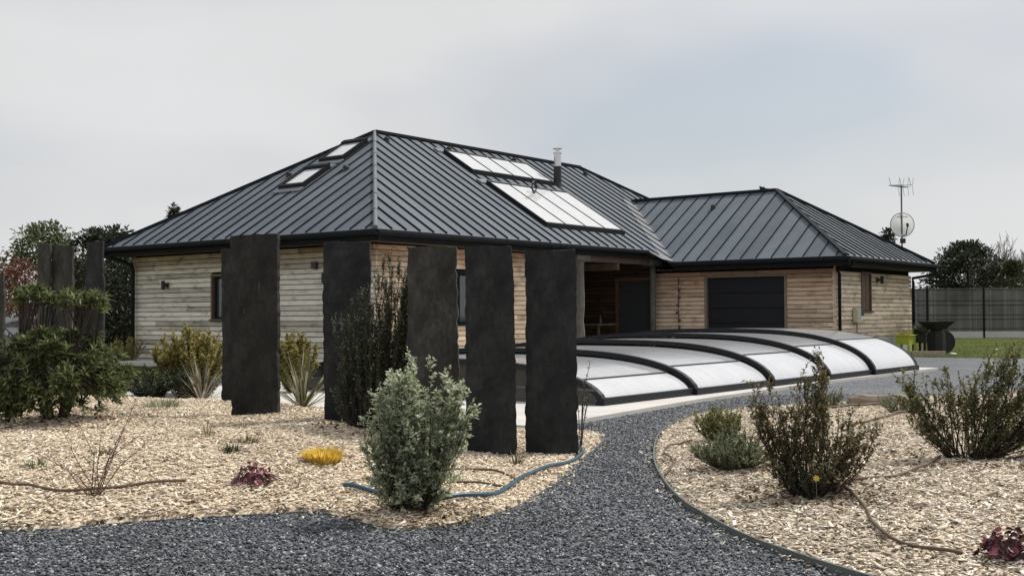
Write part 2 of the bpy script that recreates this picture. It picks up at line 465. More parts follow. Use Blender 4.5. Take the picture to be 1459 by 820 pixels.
    M['soil'] = simple('soil', (0.04, 0.03, 0.022), 0.95)
    M['white'] = simple('white_plastic', (0.72, 0.72, 0.72), 0.5, 0, 0.06)
    M['cream'] = simple('cream_plastic', (0.50, 0.50, 0.36), 0.5, 0, 0.08)
    M['rust'] = simple('burnt_steel', (0.016, 0.015, 0.015), 0.65, 0.2, 0.3, 10)
    M['brush'] = island_mat('brushwood_slat', [(0, (0.13, 0.132, 0.13)), (0.6, (0.155, 0.157, 0.154)), (1, (0.20, 0.20, 0.19))], 0.9, .15)
    M['gravelboard'] = simple('gravel_board', (0.52, 0.53, 0.49), 0.9, 0, 0.15, 3)
    M['carpaint'] = simple('pale_car_paint', (0.50, 0.52, 0.56), 0.3, 0.2, 0.05)
    M['rubber'] = simple('rubber', (0.015, 0.015, 0.016), 0.8)
    M['bead'] = simple('pale_beads', (0.55, 0.45, 0.42), 0.5)
    M['beadred'] = simple('red_beads', (0.10, 0.030, 0.030), 0.5)
    M['dish'] = leaf_mat('dish_paint', [(0, (0.86, 0.87, 0.88)), (1, (0.88, 0.89, 0.90))], .5, .5)
    M['stonebrown'] = simple('flat_stone', (0.20, 0.165, 0.125), 0.9, 0, 0.3, 6, 0.5)
    M['log'] = simple('log_end', (0.34, 0.29, 0.23), 0.85, 0, 0.3, 12)
build_materials()

# ------------------------------------------------------------------ mesh helpers
class MB:
    def __init__(self):
        self.v = []
        self.f = []
    def add(self, verts, faces):
        k = len(self.v)
        self.v.extend([tuple(p) for p in verts])
        self.f.extend([tuple(i + k for i in f) for f in faces])
        return self
    def box(self, x0, x1, y0, y1, z0, z1):
        x0, x1 = min(x0, x1), max(x0, x1)
        y0, y1 = min(y0, y1), max(y0, y1)
        z0, z1 = min(z0, z1), max(z0, z1)
        v = [(x, y, z) for z in (z0, z1) for y in (y0, y1) for x in (x0, x1)]
        return self.add(v, [(0, 2, 3, 1), (4, 5, 7, 6), (0, 1, 5, 4), (2, 6, 7, 3), (0, 4, 6, 2), (1, 3, 7, 5)])
    def beam(self, p, q, w, h, up=(0, 0, 1)):
        p, q, up = Vector(p), Vector(q), Vector(up)
        d = (q - p).normalized()
        s = d.cross(up)
        if s.length < 1e-5:
            s = d.cross(Vector((1, 0, 0)))
        s.normalize()
        t = s.cross(d).normalized()
        v = []
        for c in (p, q):
            for a, b_ in ((-1, -1), (1, -1), (1, 1), (-1, 1)):
                v.append(c + s * (a * w / 2) + t * (b_ * h / 2))
        return self.add(v, [(0, 1, 2, 3), (7, 6, 5, 4), (0, 4, 5, 1), (1, 5, 6, 2), (2, 6, 7, 3), (3, 7, 4, 0)])
    def tube(self, pts, rad, n=6, cap=True):
        pts = [Vector(p) for p in pts]
        if isinstance(rad, (int, float)):
            rad = [rad] * len(pts)
        rings = []
        ref = None
        for i, p in enumerate(pts):
            d = (pts[min(i + 1, len(pts) - 1)] - pts[max(i - 1, 0)])
            if d.length < 1e-9:
                d = Vector((0, 0, 1))
            d.normalize()
            if ref is None:
                ref = Vector((0, 0, 1)) if abs(d.z) < 0.9 else Vector((1, 0, 0))
            a = (ref - d * ref.dot(d))
            if a.length < 1e-5:
                a = d.orthogonal()
            a.normalize()
            ref = a
            b_ = d.cross(a)
            rings.append([p + (a * math.cos(2 * PI * k / n) + b_ * math.sin(2 * PI * k / n)) * rad[i] for k in range(n)])
        v = [q for r in rings for q in r]
        f = []
        for i in range(len(pts) - 1):
            for k in range(n):
                k2 = (k + 1) % n
                f.append((i * n + k, i * n + k2, (i + 1) * n + k2, (i + 1) * n + k))
        if cap:
            f.append(tuple(range(n - 1, -1, -1)))
            f.append(tuple((len(pts) - 1) * n + k for k in range(n)))
        return self.add(v, f)
    def lathe(self, prof, cx=0, cy=0, n=20):
        v = []
        for r, z in prof:
            for k in range(n):
                v.append((cx + r * math.cos(2 * PI * k / n), cy + r * math.sin(2 * PI * k / n), z))
        f = []
        for i in range(len(prof) - 1):
            for k in range(n):
                k2 = (k + 1) % n
                f.append((i * n + k, i * n + k2, (i + 1) * n + k2, (i + 1) * n + k))
        f.append(tuple(range(n - 1, -1, -1)))
        f.append(tuple((len(prof) - 1) * n + k for k in range(n)))
        return self.add(v, f)
    def build(self, name, mat, parent=None, loc=None, smooth=False):
        me = bpy.data.meshes.new(name)
        me.from_pydata(self.v, [], self.f)
        me.update()
        me.materials.append(M[mat] if isinstance(mat, str) else mat)
        if smooth:
            for p in me.polygons:
                p.use_smooth = True
        o = bpy.data.objects.new(name, me)
        COL.objects.link(o)
        if parent is not None:
            o.parent = parent
        if loc is not None:
            o.location = loc
        return o

def fast_mesh(name, V, F, mat, parent=None, smooth=False):
    """V (n,3) array, F (m,k) array of k-gons"""
    V = np.asarray(V, dtype=np.float32)
    F = np.asarray(F, dtype=np.int32)
    me = bpy.data.meshes.new(name)
    me.vertices.add(len(V))
    me.vertices.foreach_set('co', V.ravel())
    k = F.shape[1]
    me.loops.add(F.size)
    me.loops.foreach_set('vertex_index', F.ravel())
    me.polygons.add(len(F))
    me.polygons.foreach_set('loop_start', np.arange(0, F.size, k, dtype=np.int32))
    me.polygons.foreach_set('loop_total', np.full(len(F), k, dtype=np.int32))
    if smooth:
        me.polygons.foreach_set('use_smooth', np.ones(len(F), dtype=bool))
    me.update(calc_edges=True)
    me.validate()
    me.materials.append(M[mat])
    o = bpy.data.objects.new(name, me)
    COL.objects.link(o)
    if parent is not None:
        o.parent = parent
    return o

def tag(o, label, cat, group=None):
    o['label'] = label
    o['category'] = cat
    if group:
        o['group'] = group
    return o

def thing(name, label, cat, loc=(0, 0, 0), rz=0.0, group=None):
    o = bpy.data.objects.new(name, None)
    o.empty_display_size = 0.2
    COL.objects.link(o)
    o.location = loc
    o.rotation_euler = (0, 0, rz)
    return tag(o, label, cat, group)

def structure(o, kind='structure'):
    o['kind'] = kind
    return o

# house frame: local x runs along the long side, local y away from the yard
CX, CY = -2.773, 23.020
CR, SR = math.cos(ROT), math.sin(ROT)
def W(x, y, z=0.0):
    return Vector((CX + x * CR - y * SR, CY + x * SR + y * CR, z))

# ------------------------------------------------------------------ beds and ground
LB = np.array([(-9, 5.2), (-2.75, 6.11), (-2.42, 6.22), (-2.08, 6.36), (-1.73, 6.5), (-1.35, 6.62), (-1.15, 6.64), (-.96, 6.48), (-.81, 6.26), (-.64, 6.09), (-.49, 6.11), (-.31, 6.27), (-.13, 6.52), (.04, 6.87), (.18, 7.33), (.34, 7.97), (.51, 8.79), (.64, 9.45), (.78, 10.11), (.85, 10.68), (.68, 11.01), (.06, 11.1), (-1.2, 12.2), (-2.6, 13.6), (-5, 14.5), (-9, 14.5)])
RB = np.array([(8, 2.6), (3.2, 3.1), (2.3, 3.7), (1.75, 4.4), (1.44, 5.01), (1.31, 5.34), (1.17, 5.78), (1.08, 6.27), (1.02, 6.9), (1.02, 7.69), (1.09, 8.77), (1.29, 10.2), (1.53, 11.3), (1.98, 12.57), (2.44, 13.17), (2.99, 13.62), (4.18, 14.4), (4.98, 14.94), (7.25, 16.1), (10, 17), (10, 2.6)])

def catmull(poly, a, b, sub=4):
    """smooth a stretch of a polygon's outline"""
    pts = [Vector((p[0], p[1], 0)) for p in poly[a:b]]
    out = []
    for i in range(len(pts) - 1):
        p0, p1, p2, p3 = pts[max(i - 1, 0)], pts[i], pts[i + 1], pts[min(i + 2, len(pts) - 1)]
        for k in range(sub):
            t = k / sub
            out.append(0.5 * ((2 * p1) + (p2 - p0) * t + (2 * p0 - 5 * p1 + 4 * p2 - p3) * t * t + (3 * p1 - p0 - 3 * p2 + p3) * t ** 3))
    out.append(pts[-1])
    return out
LBe = catmull(LB, 0, 22)
RBe = catmull(RB, 1, 20)
LBs = np.array([(p.x, p.y) for p in LBe] + [tuple(p) for p in LB[22:]])
RBs = np.array([tuple(RB[0])] + [(p.x, p.y) for p in RBe] + [tuple(RB[20])])

def sdist(X, Y, poly):
    X = np.asarray(X, float)
    Y = np.asarray(Y, float)
    d = np.full(X.shape, 1e9)
    ins = np.zeros(X.shape, bool)
    n = len(poly)
    for i in range(n):
        x1, y1 = poly[i]
        x2, y2 = poly[(i + 1) % n]
        ex, ey = x2 - x1, y2 - y1
        wx, wy = X - x1, Y - y1
        t = np.clip((wx * ex + wy * ey) / (ex * ex + ey * ey + 1e-12), 0, 1)
        d = np.minimum(d, np.hypot(wx - t * ex, wy - t * ey))
        if y1 != y2:
            cond = ((y1 > Y) != (y2 > Y)) & (X < (x2 - x1) * (Y - y1) / (y2 - y1) + x1)
            ins ^= cond
    return np.where(ins, d, -d)

def lump(X, Y):
    return 0.012 * np.sin(3.1 * X + 1.3 * Y) + 0.010 * np.sin(5.3 * Y - 2.2 * X + 1) + 0.006 * np.sin(9 * X + 7 * Y)

def hl(X, Y, d):
    t = np.clip((.5 - X) / 2.5, 0, 1)
    hm = .05 + .22 * t * t * (3 - 2 * t)
    e = 1 - np.exp(-np.maximum(d, 0) / .9)
    return np.where(d > 0, .022 + hm * e + lump(X, Y) * e, -0.05 + np.maximum(d, -.05))

def hr(X, Y, d):
    e = 1 - np.exp(-np.maximum(d, 0) / 1.0)
    return np.where(d > 0, .022 + .1 * e + lump(X, Y) * e, -0.05 + np.maximum(d, -.05))

def bed_z(x, y):
    X, Y = np.array([x], float), np.array([y], float)
    d1, d2 = sdist(X, Y, LBs), sdist(X, Y, RBs)
    if d1[0] > 0:
        return float(hl(X, Y, d1)[0])
    if d2[0] > 0:
        return float(hr(X, Y, d2)[0])
    return 0.006

def bed_sheet(name, poly, hf, res):
    x0, y0 = poly.min(0) - .15
    x1, y1 = poly.max(0) + .15
    nx, ny = int((x1 - x0) / res), int((y1 - y0) / res)
    xs, ys = np.linspace(x0, x1, nx), np.linspace(y0, y1, ny)
    X, Y = np.meshgrid(xs, ys)
    d = sdist(X, Y, poly)
    Z = hf(X, Y, d)
    V = np.stack([X.ravel(), Y.ravel(), Z.ravel()], 1)
    idx = np.arange(nx * ny).reshape(ny, nx)
    F = np.stack([idx[:-1, :-1].ravel(), idx[:-1, 1:].ravel(), idx[1:, 1:].ravel(), idx[1:, :-1].ravel()], 1)
    keep = (d.ravel()[F].max(1) > -0.03)
    F = F[keep]
    used, inv = np.unique(F, return_inverse=True)
    return structure(fast_mesh(name, V[used], inv.reshape(F.shape), 'mulch', smooth=True))

def flat_sheet(name, pts, z, mat):
    mb = MB()
    mb.add([(p[0], p[1], z) for p in pts], [tuple(range(len(pts)))])
    return structure(mb.build(name, mat))

flat_sheet('ground', [(-600, -60), (600, -60), (600, 900), (-600, 900)], -0.03, 'lawn')
flat_sheet('gravel_yard', [(-30, -8), (40, -8), (40, 15), (14.5, 27.0), (11.2, 28.6), (4, 32), (-3.4, 22.6), (-9, 17.5), (-30, 17.5)], 0.004, 'gravel')
bed_sheet('mulch_bed', LBs, hl, 0.07)
bed_sheet('mulch_bed', RBs, hr, 0.07)

def edging(poly_pts, z, label):
    pts = [Vector((p.x, p.y, 0)) for p in poly_pts]
    mb = MB()
    v, f = [], []
    th = 0.006
    for i, p in enumerate(pts):
        d = (pts[min(i + 1, len(pts) - 1)] - pts[max(i - 1, 0)]).normalized()
        nrm = Vector((d.y, -d.x, 0))
        wob = 0.0015 * math.sin(i * .6)
        for s in (-1, 1):
            for zz in (-0.03, z + wob):
                q = p + nrm * th * s
                v.append((q.x, q.y, zz))
    for i in range(len(pts) - 1):
        a, b_ = i * 4, i * 4 + 4
        f += [(a, a + 1, b_ + 1, b_), (a + 2, b_ + 2, b_ + 3, a + 3), (a + 1, a + 3, b_ + 3, b_ + 1)]
    mb.add(v, f)
    return tag(mb.build('bed_edging', 'edging'), label, 'edging')
edging(LBe, 0.012, 'thin low metal edging between dark gravel and mulch bed with slate slabs')
edging(RBe, 0.042, 'curved grey metal edging round the mulch bed with bronze shrubs')

# pool deck (house frame)
def prism(name, pts, z0, z1, mat, tomesh=True):
    mb = MB()
    n = len(pts)
    v = [(p[0], p[1], z0) for p in pts] + [(p[0], p[1], z1) for p in pts]
    f = [tuple(range(n - 1, -1, -1)), tuple(range(n, 2 * n))]
    f += [(i, (i + 1) % n, n + (i + 1) % n, n + i) for i in range(n)]
    mb.add(v, f)
    return structure(mb.build(name, mat))
deck_poly = [W(x, y) for x, y in ((-7.45, -9.65), (-3.25, -9.20), (0.6, -9.05), (6.6, -9.12), (6.6, -1.6), (-7.45, -1.6))]
prism('pool_deck', deck_poly, -0.05, 0.05, 'concrete')
prism('deck_edge_strip', [W(x, y) for x, y in ((-7.75, -9.95), (-7.47, -9.78), (-7.47, -1.6), (-7.75, -1.6))], -0.05, 0.035, 'concrete_d')  # low darker strip along the near edge of the deck
prism('terrace', [W(x, y) for x, y in ((5.7, -1.55), (12.0, -1.55), (12.0, 3.8), (5.7, 3.8))], -0.05, 0.07, 'concrete')
prism('path', [W(x, y) for x, y in ((-0.35, -1.2), (5.65, -1.2), (5.65, 0.3), (0.3, 0.3), (0.3, 9.9), (-0.55, 9.9))], -0.05, 0.06, 'concrete')

# loose gravel stones
def in_view(X, Y, m=0.9):
    return (np.abs(X) < 0.455 * Y + m)
def scatter_pts(n, y0, y1, power):
    u_ = RNG.random(n)
    Y = (y0 ** power + u_ * (y1 ** power - y0 ** power)) ** (1 / power)
    X = (RNG.random(n) * 2 - 1) * (0.455 * Y + .9)
    return X, Y
def rand_rot(n, tilt=PI):
    a = RNG.random(n) * 2 * PI
    b_ = (RNG.random(n) - .5) * 2 * tilt
    c = (RNG.random(n) - .5) * 2 * tilt
    ca, sa, cb, sb, cc, sc = np.cos(a), np.sin(a), np.cos(b_), np.sin(b_), np.cos(c), np.sin(c)
    R = np.zeros((n, 3, 3))
    R[:, 0, 0] = ca * cb; R[:, 0, 1] = ca * sb * sc - sa * cc; R[:, 0, 2] = ca * sb * cc + sa * sc
    R[:, 1, 0] = sa * cb; R[:, 1, 1] = sa * sb * sc + ca * cc; R[:, 1, 2] = sa * sb * cc - ca * sc
    R[:, 2, 0] = -sb; R[:, 2, 1] = cb * sc; R[:, 2, 2] = cb * cc
    return R
OCT_V = np.array([(1, 0, 0), (-1, 0, 0), (0, 1, 0), (0, -1, 0), (0, 0, 1), (0, 0, -1)], float)
OCT_F = np.array([(0, 2, 4), (2, 1, 4), (1, 3, 4), (3, 0, 4), (2, 0, 5), (1, 2, 5), (3, 1, 5), (0, 3, 5)])
BOX_V = np.array([(x, y, z) for z in (-1, 1) for y in (-1, 1) for x in (-1, 1)], float)
BOX_F = np.array([(0, 2, 3, 1), (4, 5, 7, 6), (0, 1, 5, 4), (2, 6, 7, 3), (0, 4, 6, 2), (1, 3, 7, 5)])
def scatter(name, P, size, tilt, TV, TF, jitter, mat):
    n = len(P)
    k = len(TV)
    V = TV[None] * size[:, None, :] * (1 + jitter * (RNG.random((n, k, 3)) - .5) * 2)
    R = rand_rot(n, tilt)
    V = np.einsum('nij,nkj->nki', R, V) + P[:, None, :]
    F = (TF[None] + (np.arange(n) * k)[:, None, None]).reshape(-1, TF.shape[1])
    return structure(fast_mesh(name, V.reshape(-1, 3), F, mat), 'stuff')

X, Y = scatter_pts(150000, 4.1, 16.0, 0.6)
d1, d2 = sdist(X, Y, LBs), sdist(X, Y, RBs)
dp = sdist(X, Y, np.array([(p.x, p.y) for p in deck_poly]))
k = (d1 < -.012) & (d2 < -.012) & (dp < -.02)
X, Y = X[k], Y[k]
n = len(X)
s = (0.0058 + 0.0058 * RNG.random(n) ** 1.6)
size = np.stack([s * (1 + .5 * RNG.random(n)), s * (.8 + .3 * RNG.random(n)), s * (.45 + .3 * RNG.random(n))], 1)
scatter('gravel_stones', np.stack([X, Y, 0.004 + s * .35 + 0.007 * RNG.random(n)], 1), size, 0.5, OCT_V, OCT_F, .35, 'stone')

def chips(poly, hf, n, y0, y1, name, mat):
    X, Y = scatter_pts(n, y0, y1, 0.55)
    d = sdist(X, Y, poly)
    k = d > 0.012
    X, Y, d = X[k], Y[k], d[k]
    n = len(X)
    L = 0.008 + 0.017 * RNG.random(n) ** 1.7
    size = np.stack([L, np.minimum(L * (.16 + .26 * RNG.random(n)), .006), 0.0009 + .0012 * RNG.random(n)], 1)
    Z = hf(X, Y, d) + 0.002 + 0.010 * RNG.random(n)
    return scatter(name, np.stack([X, Y, Z], 1), size, 0.3, BOX_V, BOX_F, .35, mat)
chips(LBs, hl, 160000, 5.4, 14.5, 'wood_chips', 'chip')
chips(RBs, hr, 170000, 3.9, 16.5, 'wood_chips', 'chip_r')

def coarse(poly, hf, n, y0, y1, name, mat):
    X, Y = scatter_pts(n, y0, y1, 0.9)
    d = sdist(X, Y, poly)
    k = d > 0.03
    X, Y, d = X[k], Y[k], d[k]
    n = len(X)
    L = 0.016 + 0.022 * RNG.random(n) ** 2
    size = np.stack([L, L * (.12 + .22 * RNG.random(n)), 0.001 + .002 * RNG.random(n)], 1)
    return scatter(name, np.stack([X, Y, hf(X, Y, d) + .010 + .008 * RNG.random(n)], 1), size, 0.45, BOX_V, BOX_F, .4, mat)
coarse(LBs, hl, 5000, 5.4, 14.0, 'bark_pieces', 'chip')
coarse(RBs, hr, 6000, 3.9, 15.0, 'bark_pieces', 'chip_r')

def spill(poly, n, y0, y1, mat):
    X, Y = scatter_pts(n, y0, y1, 1.0)
    d = sdist(X, Y, poly)
    k = (d < -.004) & (RNG.random(n) < np.exp(d / .05) * .8)
    X, Y = X[k], Y[k]
    n = len(X)
    L = 0.006 + 0.012 * RNG.random(n) ** 2
    size = np.stack([L, L * (.2 + .2 * RNG.random(n)), 0.0009 + .001 * RNG.random(n)], 1)
    return scatter('spilled_chips', np.stack([X, Y, .018 + .006 * RNG.random(n)], 1), size, 0.4, BOX_V, BOX_F, .4, mat)
spill(LBs, 60000, 5.2, 12.0, 'chip')
spill(RBs, 60000, 4.2, 13.0, 'chip_r')
LX, LY = [], []
for x_, y_, r_, n_ in ((-.56, 6.45, .34, 130), (-1.15, 9.25, .42, 130), (1.77, 6.7, .42, 170), (3.3, 8.1, .6, 200), (-3.75, 9.3, .75, 260), (1.54, 7.98, .3, 60)):
    a_ = RNG.random(n_) * 2 * PI
    q_ = r_ * np.sqrt(RNG.random(n_)) * 1.15
    LX.append(x_ + np.cos(a_) * q_)
    LY.append(y_ + np.sin(a_) * q_)
LX, LY = np.concatenate(LX), np.concatenate(LY)
LZ = np.array([bed_z(a_, b_) for a_, b_ in zip(LX, LY)]) + .016 + .008 * RNG.random(len(LX))
n = len(LX)
L = .010 + .010 * RNG.random(n)
scatter('leaf_litter', np.stack([LX, LY, LZ], 1), np.stack([L, L * .45, np.full(n, .0007)], 1), .5, BOX_V, BOX_F, .4, 'litter')

# lawn blades at the back right
n = 9000
Xg = 9.5 + RNG.random(n) * 22
Yg = 27.5 + (RNG.random(n) ** 1.5) * 24
wx = (Xg - CX) * CR + (Yg - CY) * SR
wy = -(Xg - CX) * SR + (Yg - CY) * CR
dg = sdist(Xg, Yg, np.array([(-30, -8), (40, -8), (40, 15), (14.5, 27.0), (11.2, 28.6), (4, 32), (-3.4, 22.6), (-9, 17.5), (-30, 17.5)]))
k = (dg < -.05) & ((wy < -5.3) | (wx > 17.8))
Xg, Yg = Xg[k], Yg[k]
n = len(Xg)
hgt = .0 + .035 * RNG.random(n)
ang = RNG.random(n) * PI
V = np.zeros((n, 3, 3))
V[:, 0] = np.stack([Xg - np.cos(ang) * .008, Yg - np.sin(ang) * .008, np.full(n, -.03)], 1)
V[:, 1] = np.stack([Xg + np.cos(ang) * .008, Yg + np.sin(ang) * .008, np.full(n, -.03)], 1)
V[:, 2] = np.stack([Xg + (RNG.random(n) - .5) * .05, Yg + (RNG.random(n) - .5) * .05, hgt], 1)
structure(fast_mesh('grass', V.reshape(-1, 3), np.arange(n * 3).reshape(-1, 3), 'blade'), 'stuff')

# ------------------------------------------------------------------ house
ZC, RISE, WM, RL = 2.914, 3.067, 9.762, 9.509
SL = RISE / (WM / 2)
ZG, G0, PG, WG = 2.589, 11.10, 5.481, 6.874
HW = WM / 2
XE = WM + RL
house = thing('house', 'single-storey timber-clad house with dark hipped standing-seam metal roof and garage wing', 'house', (CX, CY, 0), ROT)

def zL(x, y): return ZC + SL * x
def zR(x, y): return ZC + SL * y
def zGf(x, y): return ZG + SL * (x - G0)
def zGe(x, y): return ZG + SL * (y + PG)
def zGb(x, y): return ZG + SL * (G0 + WG - x)
def zB(x, y): return ZC + SL * (WM - y)
def zE(x, y): return ZC + SL * (XE - x)
UR = (ZG + SL * WG / 2 - ZC) / SL            # where the garage ridge meets the main slope
UV = (ZG - ZC) / SL
XR = G0 + WG / 2
faceL = [(0, 0), (0, WM), (HW, HW)]
faceR = [(0, 0), (HW, HW), (HW + RL, HW), (XE - UR, UR), (XR, UR), (G0, UV), (G0 - .55, 0)]
faceGf = [(G0, -PG), (G0, UV), (XR, UR), (XR, -PG + WG / 2)]
faceGe = [(G0, -PG), (XR, -PG + WG / 2), (G0 + WG, -PG)]
faceGb = [(G0 + WG, -PG), (XR, -PG + WG / 2), (XR, UR), (G0 + WG, UV)]
faceB = [(0, WM), (XE, WM), (HW + RL, HW), (HW, HW)]
faceE = [(XE, 0), (XE, WM), (HW + RL, HW)]
faceR2 = [(XR, UR), (XE - UR, UR), (XE, 0), (G0 + WG - .52, 0)]

def clip(poly, axis, val, keep_gt):
    out = []
    n = len(poly)
    for i in range(n):
        a, b_ = poly[i], poly[(i + 1) % n]
        ia = (a[axis] >= val) == keep_gt
        ib = (b_[axis] >= val) == keep_gt
        if ia:
            out.append(a)
        if ia != ib:
            t = (val - a[axis]) / (b_[axis] - a[axis])
            out.append((a[0] + t * (b_[0] - a[0]), a[1] + t * (b_[1] - a[1])))
    return out

def sheet_mb(mb, poly, zf, lift, th):
    n = len(poly)
    if n < 3:
        return
    area = sum(poly[i][0] * poly[(i + 1) % n][1] - poly[(i + 1) % n][0] * poly[i][1] for i in range(n)) / 2
    if abs(area) < 1e-4:
        return
    if area < 0:
        poly = poly[::-1]
    v = [(x, y, zf(x, y) + lift) for x, y in poly] + [(x, y, zf(x, y) + lift - th) for x, y in poly]
    f = [tuple(range(n)), tuple(range(2 * n - 1, n - 1, -1))] + [(i, n + i, n + (i + 1) % n, (i + 1) % n) for i in range(n)]
    mb.add(v, f)

mb = MB()
for poly, zf in ((faceL, zL), (faceR, zR), (faceGf, zGf), (faceGe, zGe), (faceGb, zGb), (faceB, zB), (faceE, zE), (faceR2, zR)):
    sheet_mb(mb, poly, zf, -0.012, 0.05)
roof = mb.build('roof', 'roof', house)

def panels(poly, zf, axis, start, step, up):
    lo = min(p[axis] for p in poly)
    hi = max(p[axis] for p in poly)
    cuts = [lo]
    x = start
    while x < hi - 0.03:
        if x > lo + .03:
            cuts.append(x)
        x += step
    cuts.append(hi)
    for a, b_ in zip(cuts[:-1], cuts[1:]):
        q = clip(clip(poly, axis, a + .002, True), axis, b_ - .002, False)
        m_ = MB()
        sheet_mb(m_, q, zf, 0.0 + random.uniform(-.002, .002), 0.01)
        if m_.f:
            m_.build('roof_panel', 'roof', roof)
    for c in cuts[1:-1]:
        other = 1 - axis
        hits = []
        n = len(poly)
        for i in range(n):
            p, q = poly[i], poly[(i + 1) % n]
            if (p[axis] - c) * (q[axis] - c) < 0:
                t = (c - p[axis]) / (q[axis] - p[axis])
                hits.append(p[other] + t * (q[other] - p[other]))
        hits.sort()
        for j in range(0, len(hits) - 1, 2):
            y0, y1 = hits[j], hits[j + 1]
            if y1 - y0 < .1:
                continue
            y0 += .01
            y1 -= .03
            P = (c, y0) if axis == 0 else (y0, c)
            Q = (c, y1) if axis == 0 else (y1, c)
            m_ = MB()
            m_.beam((P[0], P[1], zf(*P) + .019), (Q[0], Q[1], zf(*Q) + .019), 0.023, 0.038)
            m_.build('seam', 'seam', roof)
panels(faceL, zL, 1, 0.30, 0.455, 'x')
panels(faceR, zR, 0, 0.50, 0.43, 'y')
panels(faceGf, zGf, 1, -5.22, 0.44, 'x')
panels(faceGe, zGe, 0, 11.35, 0.43, 'y')

# ridge and hip caps
def cap(a, b_, mat, w=.15, h=.05, lift=.03):
    m_ = MB()
    m_.beam((a[0], a[1], a[2] + lift), (b_[0], b_[1], b_[2] + lift), w, h)
    return m_.build('ridge_cap', mat, roof)
A = (HW, HW, ZC + RISE)
B = (HW + RL, HW, ZC + RISE)
G = (XR, -PG + WG / 2, ZG + SL * WG / 2)
GR = (XR, UR, G[2])
cap(A, B, 'seam', .16, .07)
cap((0, WM, ZC), A, 'seam', .14, .06)
cap(B, (XE, 0, ZC), 'seam', .14, .06)
cap(GR, G, 'seam', .16, .07)
cap(G, (G0, -PG, ZG), 'seam', .13, .05)
cap(G, (G0 + WG, -PG, ZG), 'seam', .14, .06)
# pale hip cap with joints
C0 = Vector((0.02, 0.02, ZC + .012))
A0 = Vector(A)
for i in range(7):
    p = C0.lerp(A0, i / 7)
    q = C0.lerp(A0, (i + 1) / 7 - .004)
    m_ = MB()
    m_.tube([p + Vector((0, 0, .02)), q + Vector((0, 0, .02))], [.052, .045], 10)
    m_.build('hip_cap', 'capgrey', roof, smooth=False)
# valley flashing
def strip(pts, zf, lift, name, mat):
    m_ = MB()
    sheet_mb(m_, pts, zf, lift, .006)
    return m_.build(name, mat, roof)
strip([(G0 - .42, UV + .10), (XR - .42, UR + .1), (XR, UR), (G0, UV)], zR, .014, 'valley_flashing', 'flash')
strip([(G0, UV), (XR, UR), (XR, UR - .06), (G0, UV - .06)], zGf, .014, 'valley_flashing', 'flash')
strip([(G0 - .55, 0), (G0 - .42, UV + .10), (G0, UV), (G0 + .1, UV + .1)], zR, .016, 'valley_flashing', 'flash')

# fascias, gutters, soffits
def eave_line(a, b_, z, out, name_suffix=''):
    """a,b local xy of the eave edge, out = outward unit vector"""
    a, b_, out = Vector((a[0], a[1], 0)), Vector((b_[0], b_[1], 0)), Vector((out[0], out[1], 0))
    m_ = MB()
    m_.beam(a - out * .03 + Vector((0, 0, z - .135)), b_ - out * .03 + Vector((0, 0, z - .135)), .03, .21)
    m_.build('fascia', 'fascia', house)
    g = MB()
    p, q = a + out * .055, b_ + out * .055
    prof = [(-.05, .045), (-.06, -.01), (-.045, -.05), (0, -.068), (.045, -.05), (.06, -.01), (.055, .05), (.047, .05), (.05, -.01), (0, -.055), (-.05, -.005), (-.042, .045)]
    n = len(prof)
    v = []
    for c in (p, q):
        for o_, h_ in prof:
            v.append(tuple(c + out * o_ + Vector((0, 0, z - .06 + h_))))
    f = [(i, (i + 1) % n, n + (i + 1) % n, n + i) for i in range(n)]
    f += [tuple(range(n)), tuple(range(2 * n - 1, n - 1, -1))]
    g.add(v, f)
    g.build('gutter', 'dark', house)
eave_line((0, -.1), (0, WM + .1), ZC, (-1, 0))
eave_line((-.0, 0), (G0 - .55, 0), ZC, (0, -1))
eave_line((G0, -PG - .1), (G0, UV), ZG, (-1, 0))
eave_line((G0, -PG), (G0 + WG + .1, -PG), ZG, (0, -1))
m_ = MB()
m_.box(.03, .75, .03, WM - .03, ZC - .23, ZC - .215)
m_.box(.76, G0 + .3, .03, .75, ZC - .23, ZC - .215)
m_.box(5.9, 11.8, .76, 3.8, ZC - .26, ZC - .24)
m_.box(G0 + .03, G0 + .75, -PG + .03, UV + .55, ZG - .23, ZG - .215)
m_.box(G0 + .76, G0 + WG - .03, -PG + .03, -PG + .75, ZG - .23, ZG - .215)
m_.build('soffit', 'soffit', house)

# plank template shared by all boards
ROW = 0.1165
def plank_mesh(mat):
    m_ = MB()
    # unit length along x; profile in y (outward = -y) and z
    prof = [(0, 0), (-.036, .001), (-.040, .010), (-.032, ROW - .021), (-.028, ROW - .014), (0, ROW - .014)]
    n = len(prof)
    v = [(x, y, z) for x in (0, 1) for y, z in prof]
    f = [tuple(range(n)), tuple(range(2 * n - 1, n - 1, -1))] + [(i, n + i, n + (i + 1) % n, (i + 1) % n) for i in range(n)]
    me = bpy.data.meshes.new('plank')
    me.from_pydata([tuple(p) for p in v], [], f)
    me.update()
    me.materials.append(M[mat])
    return me

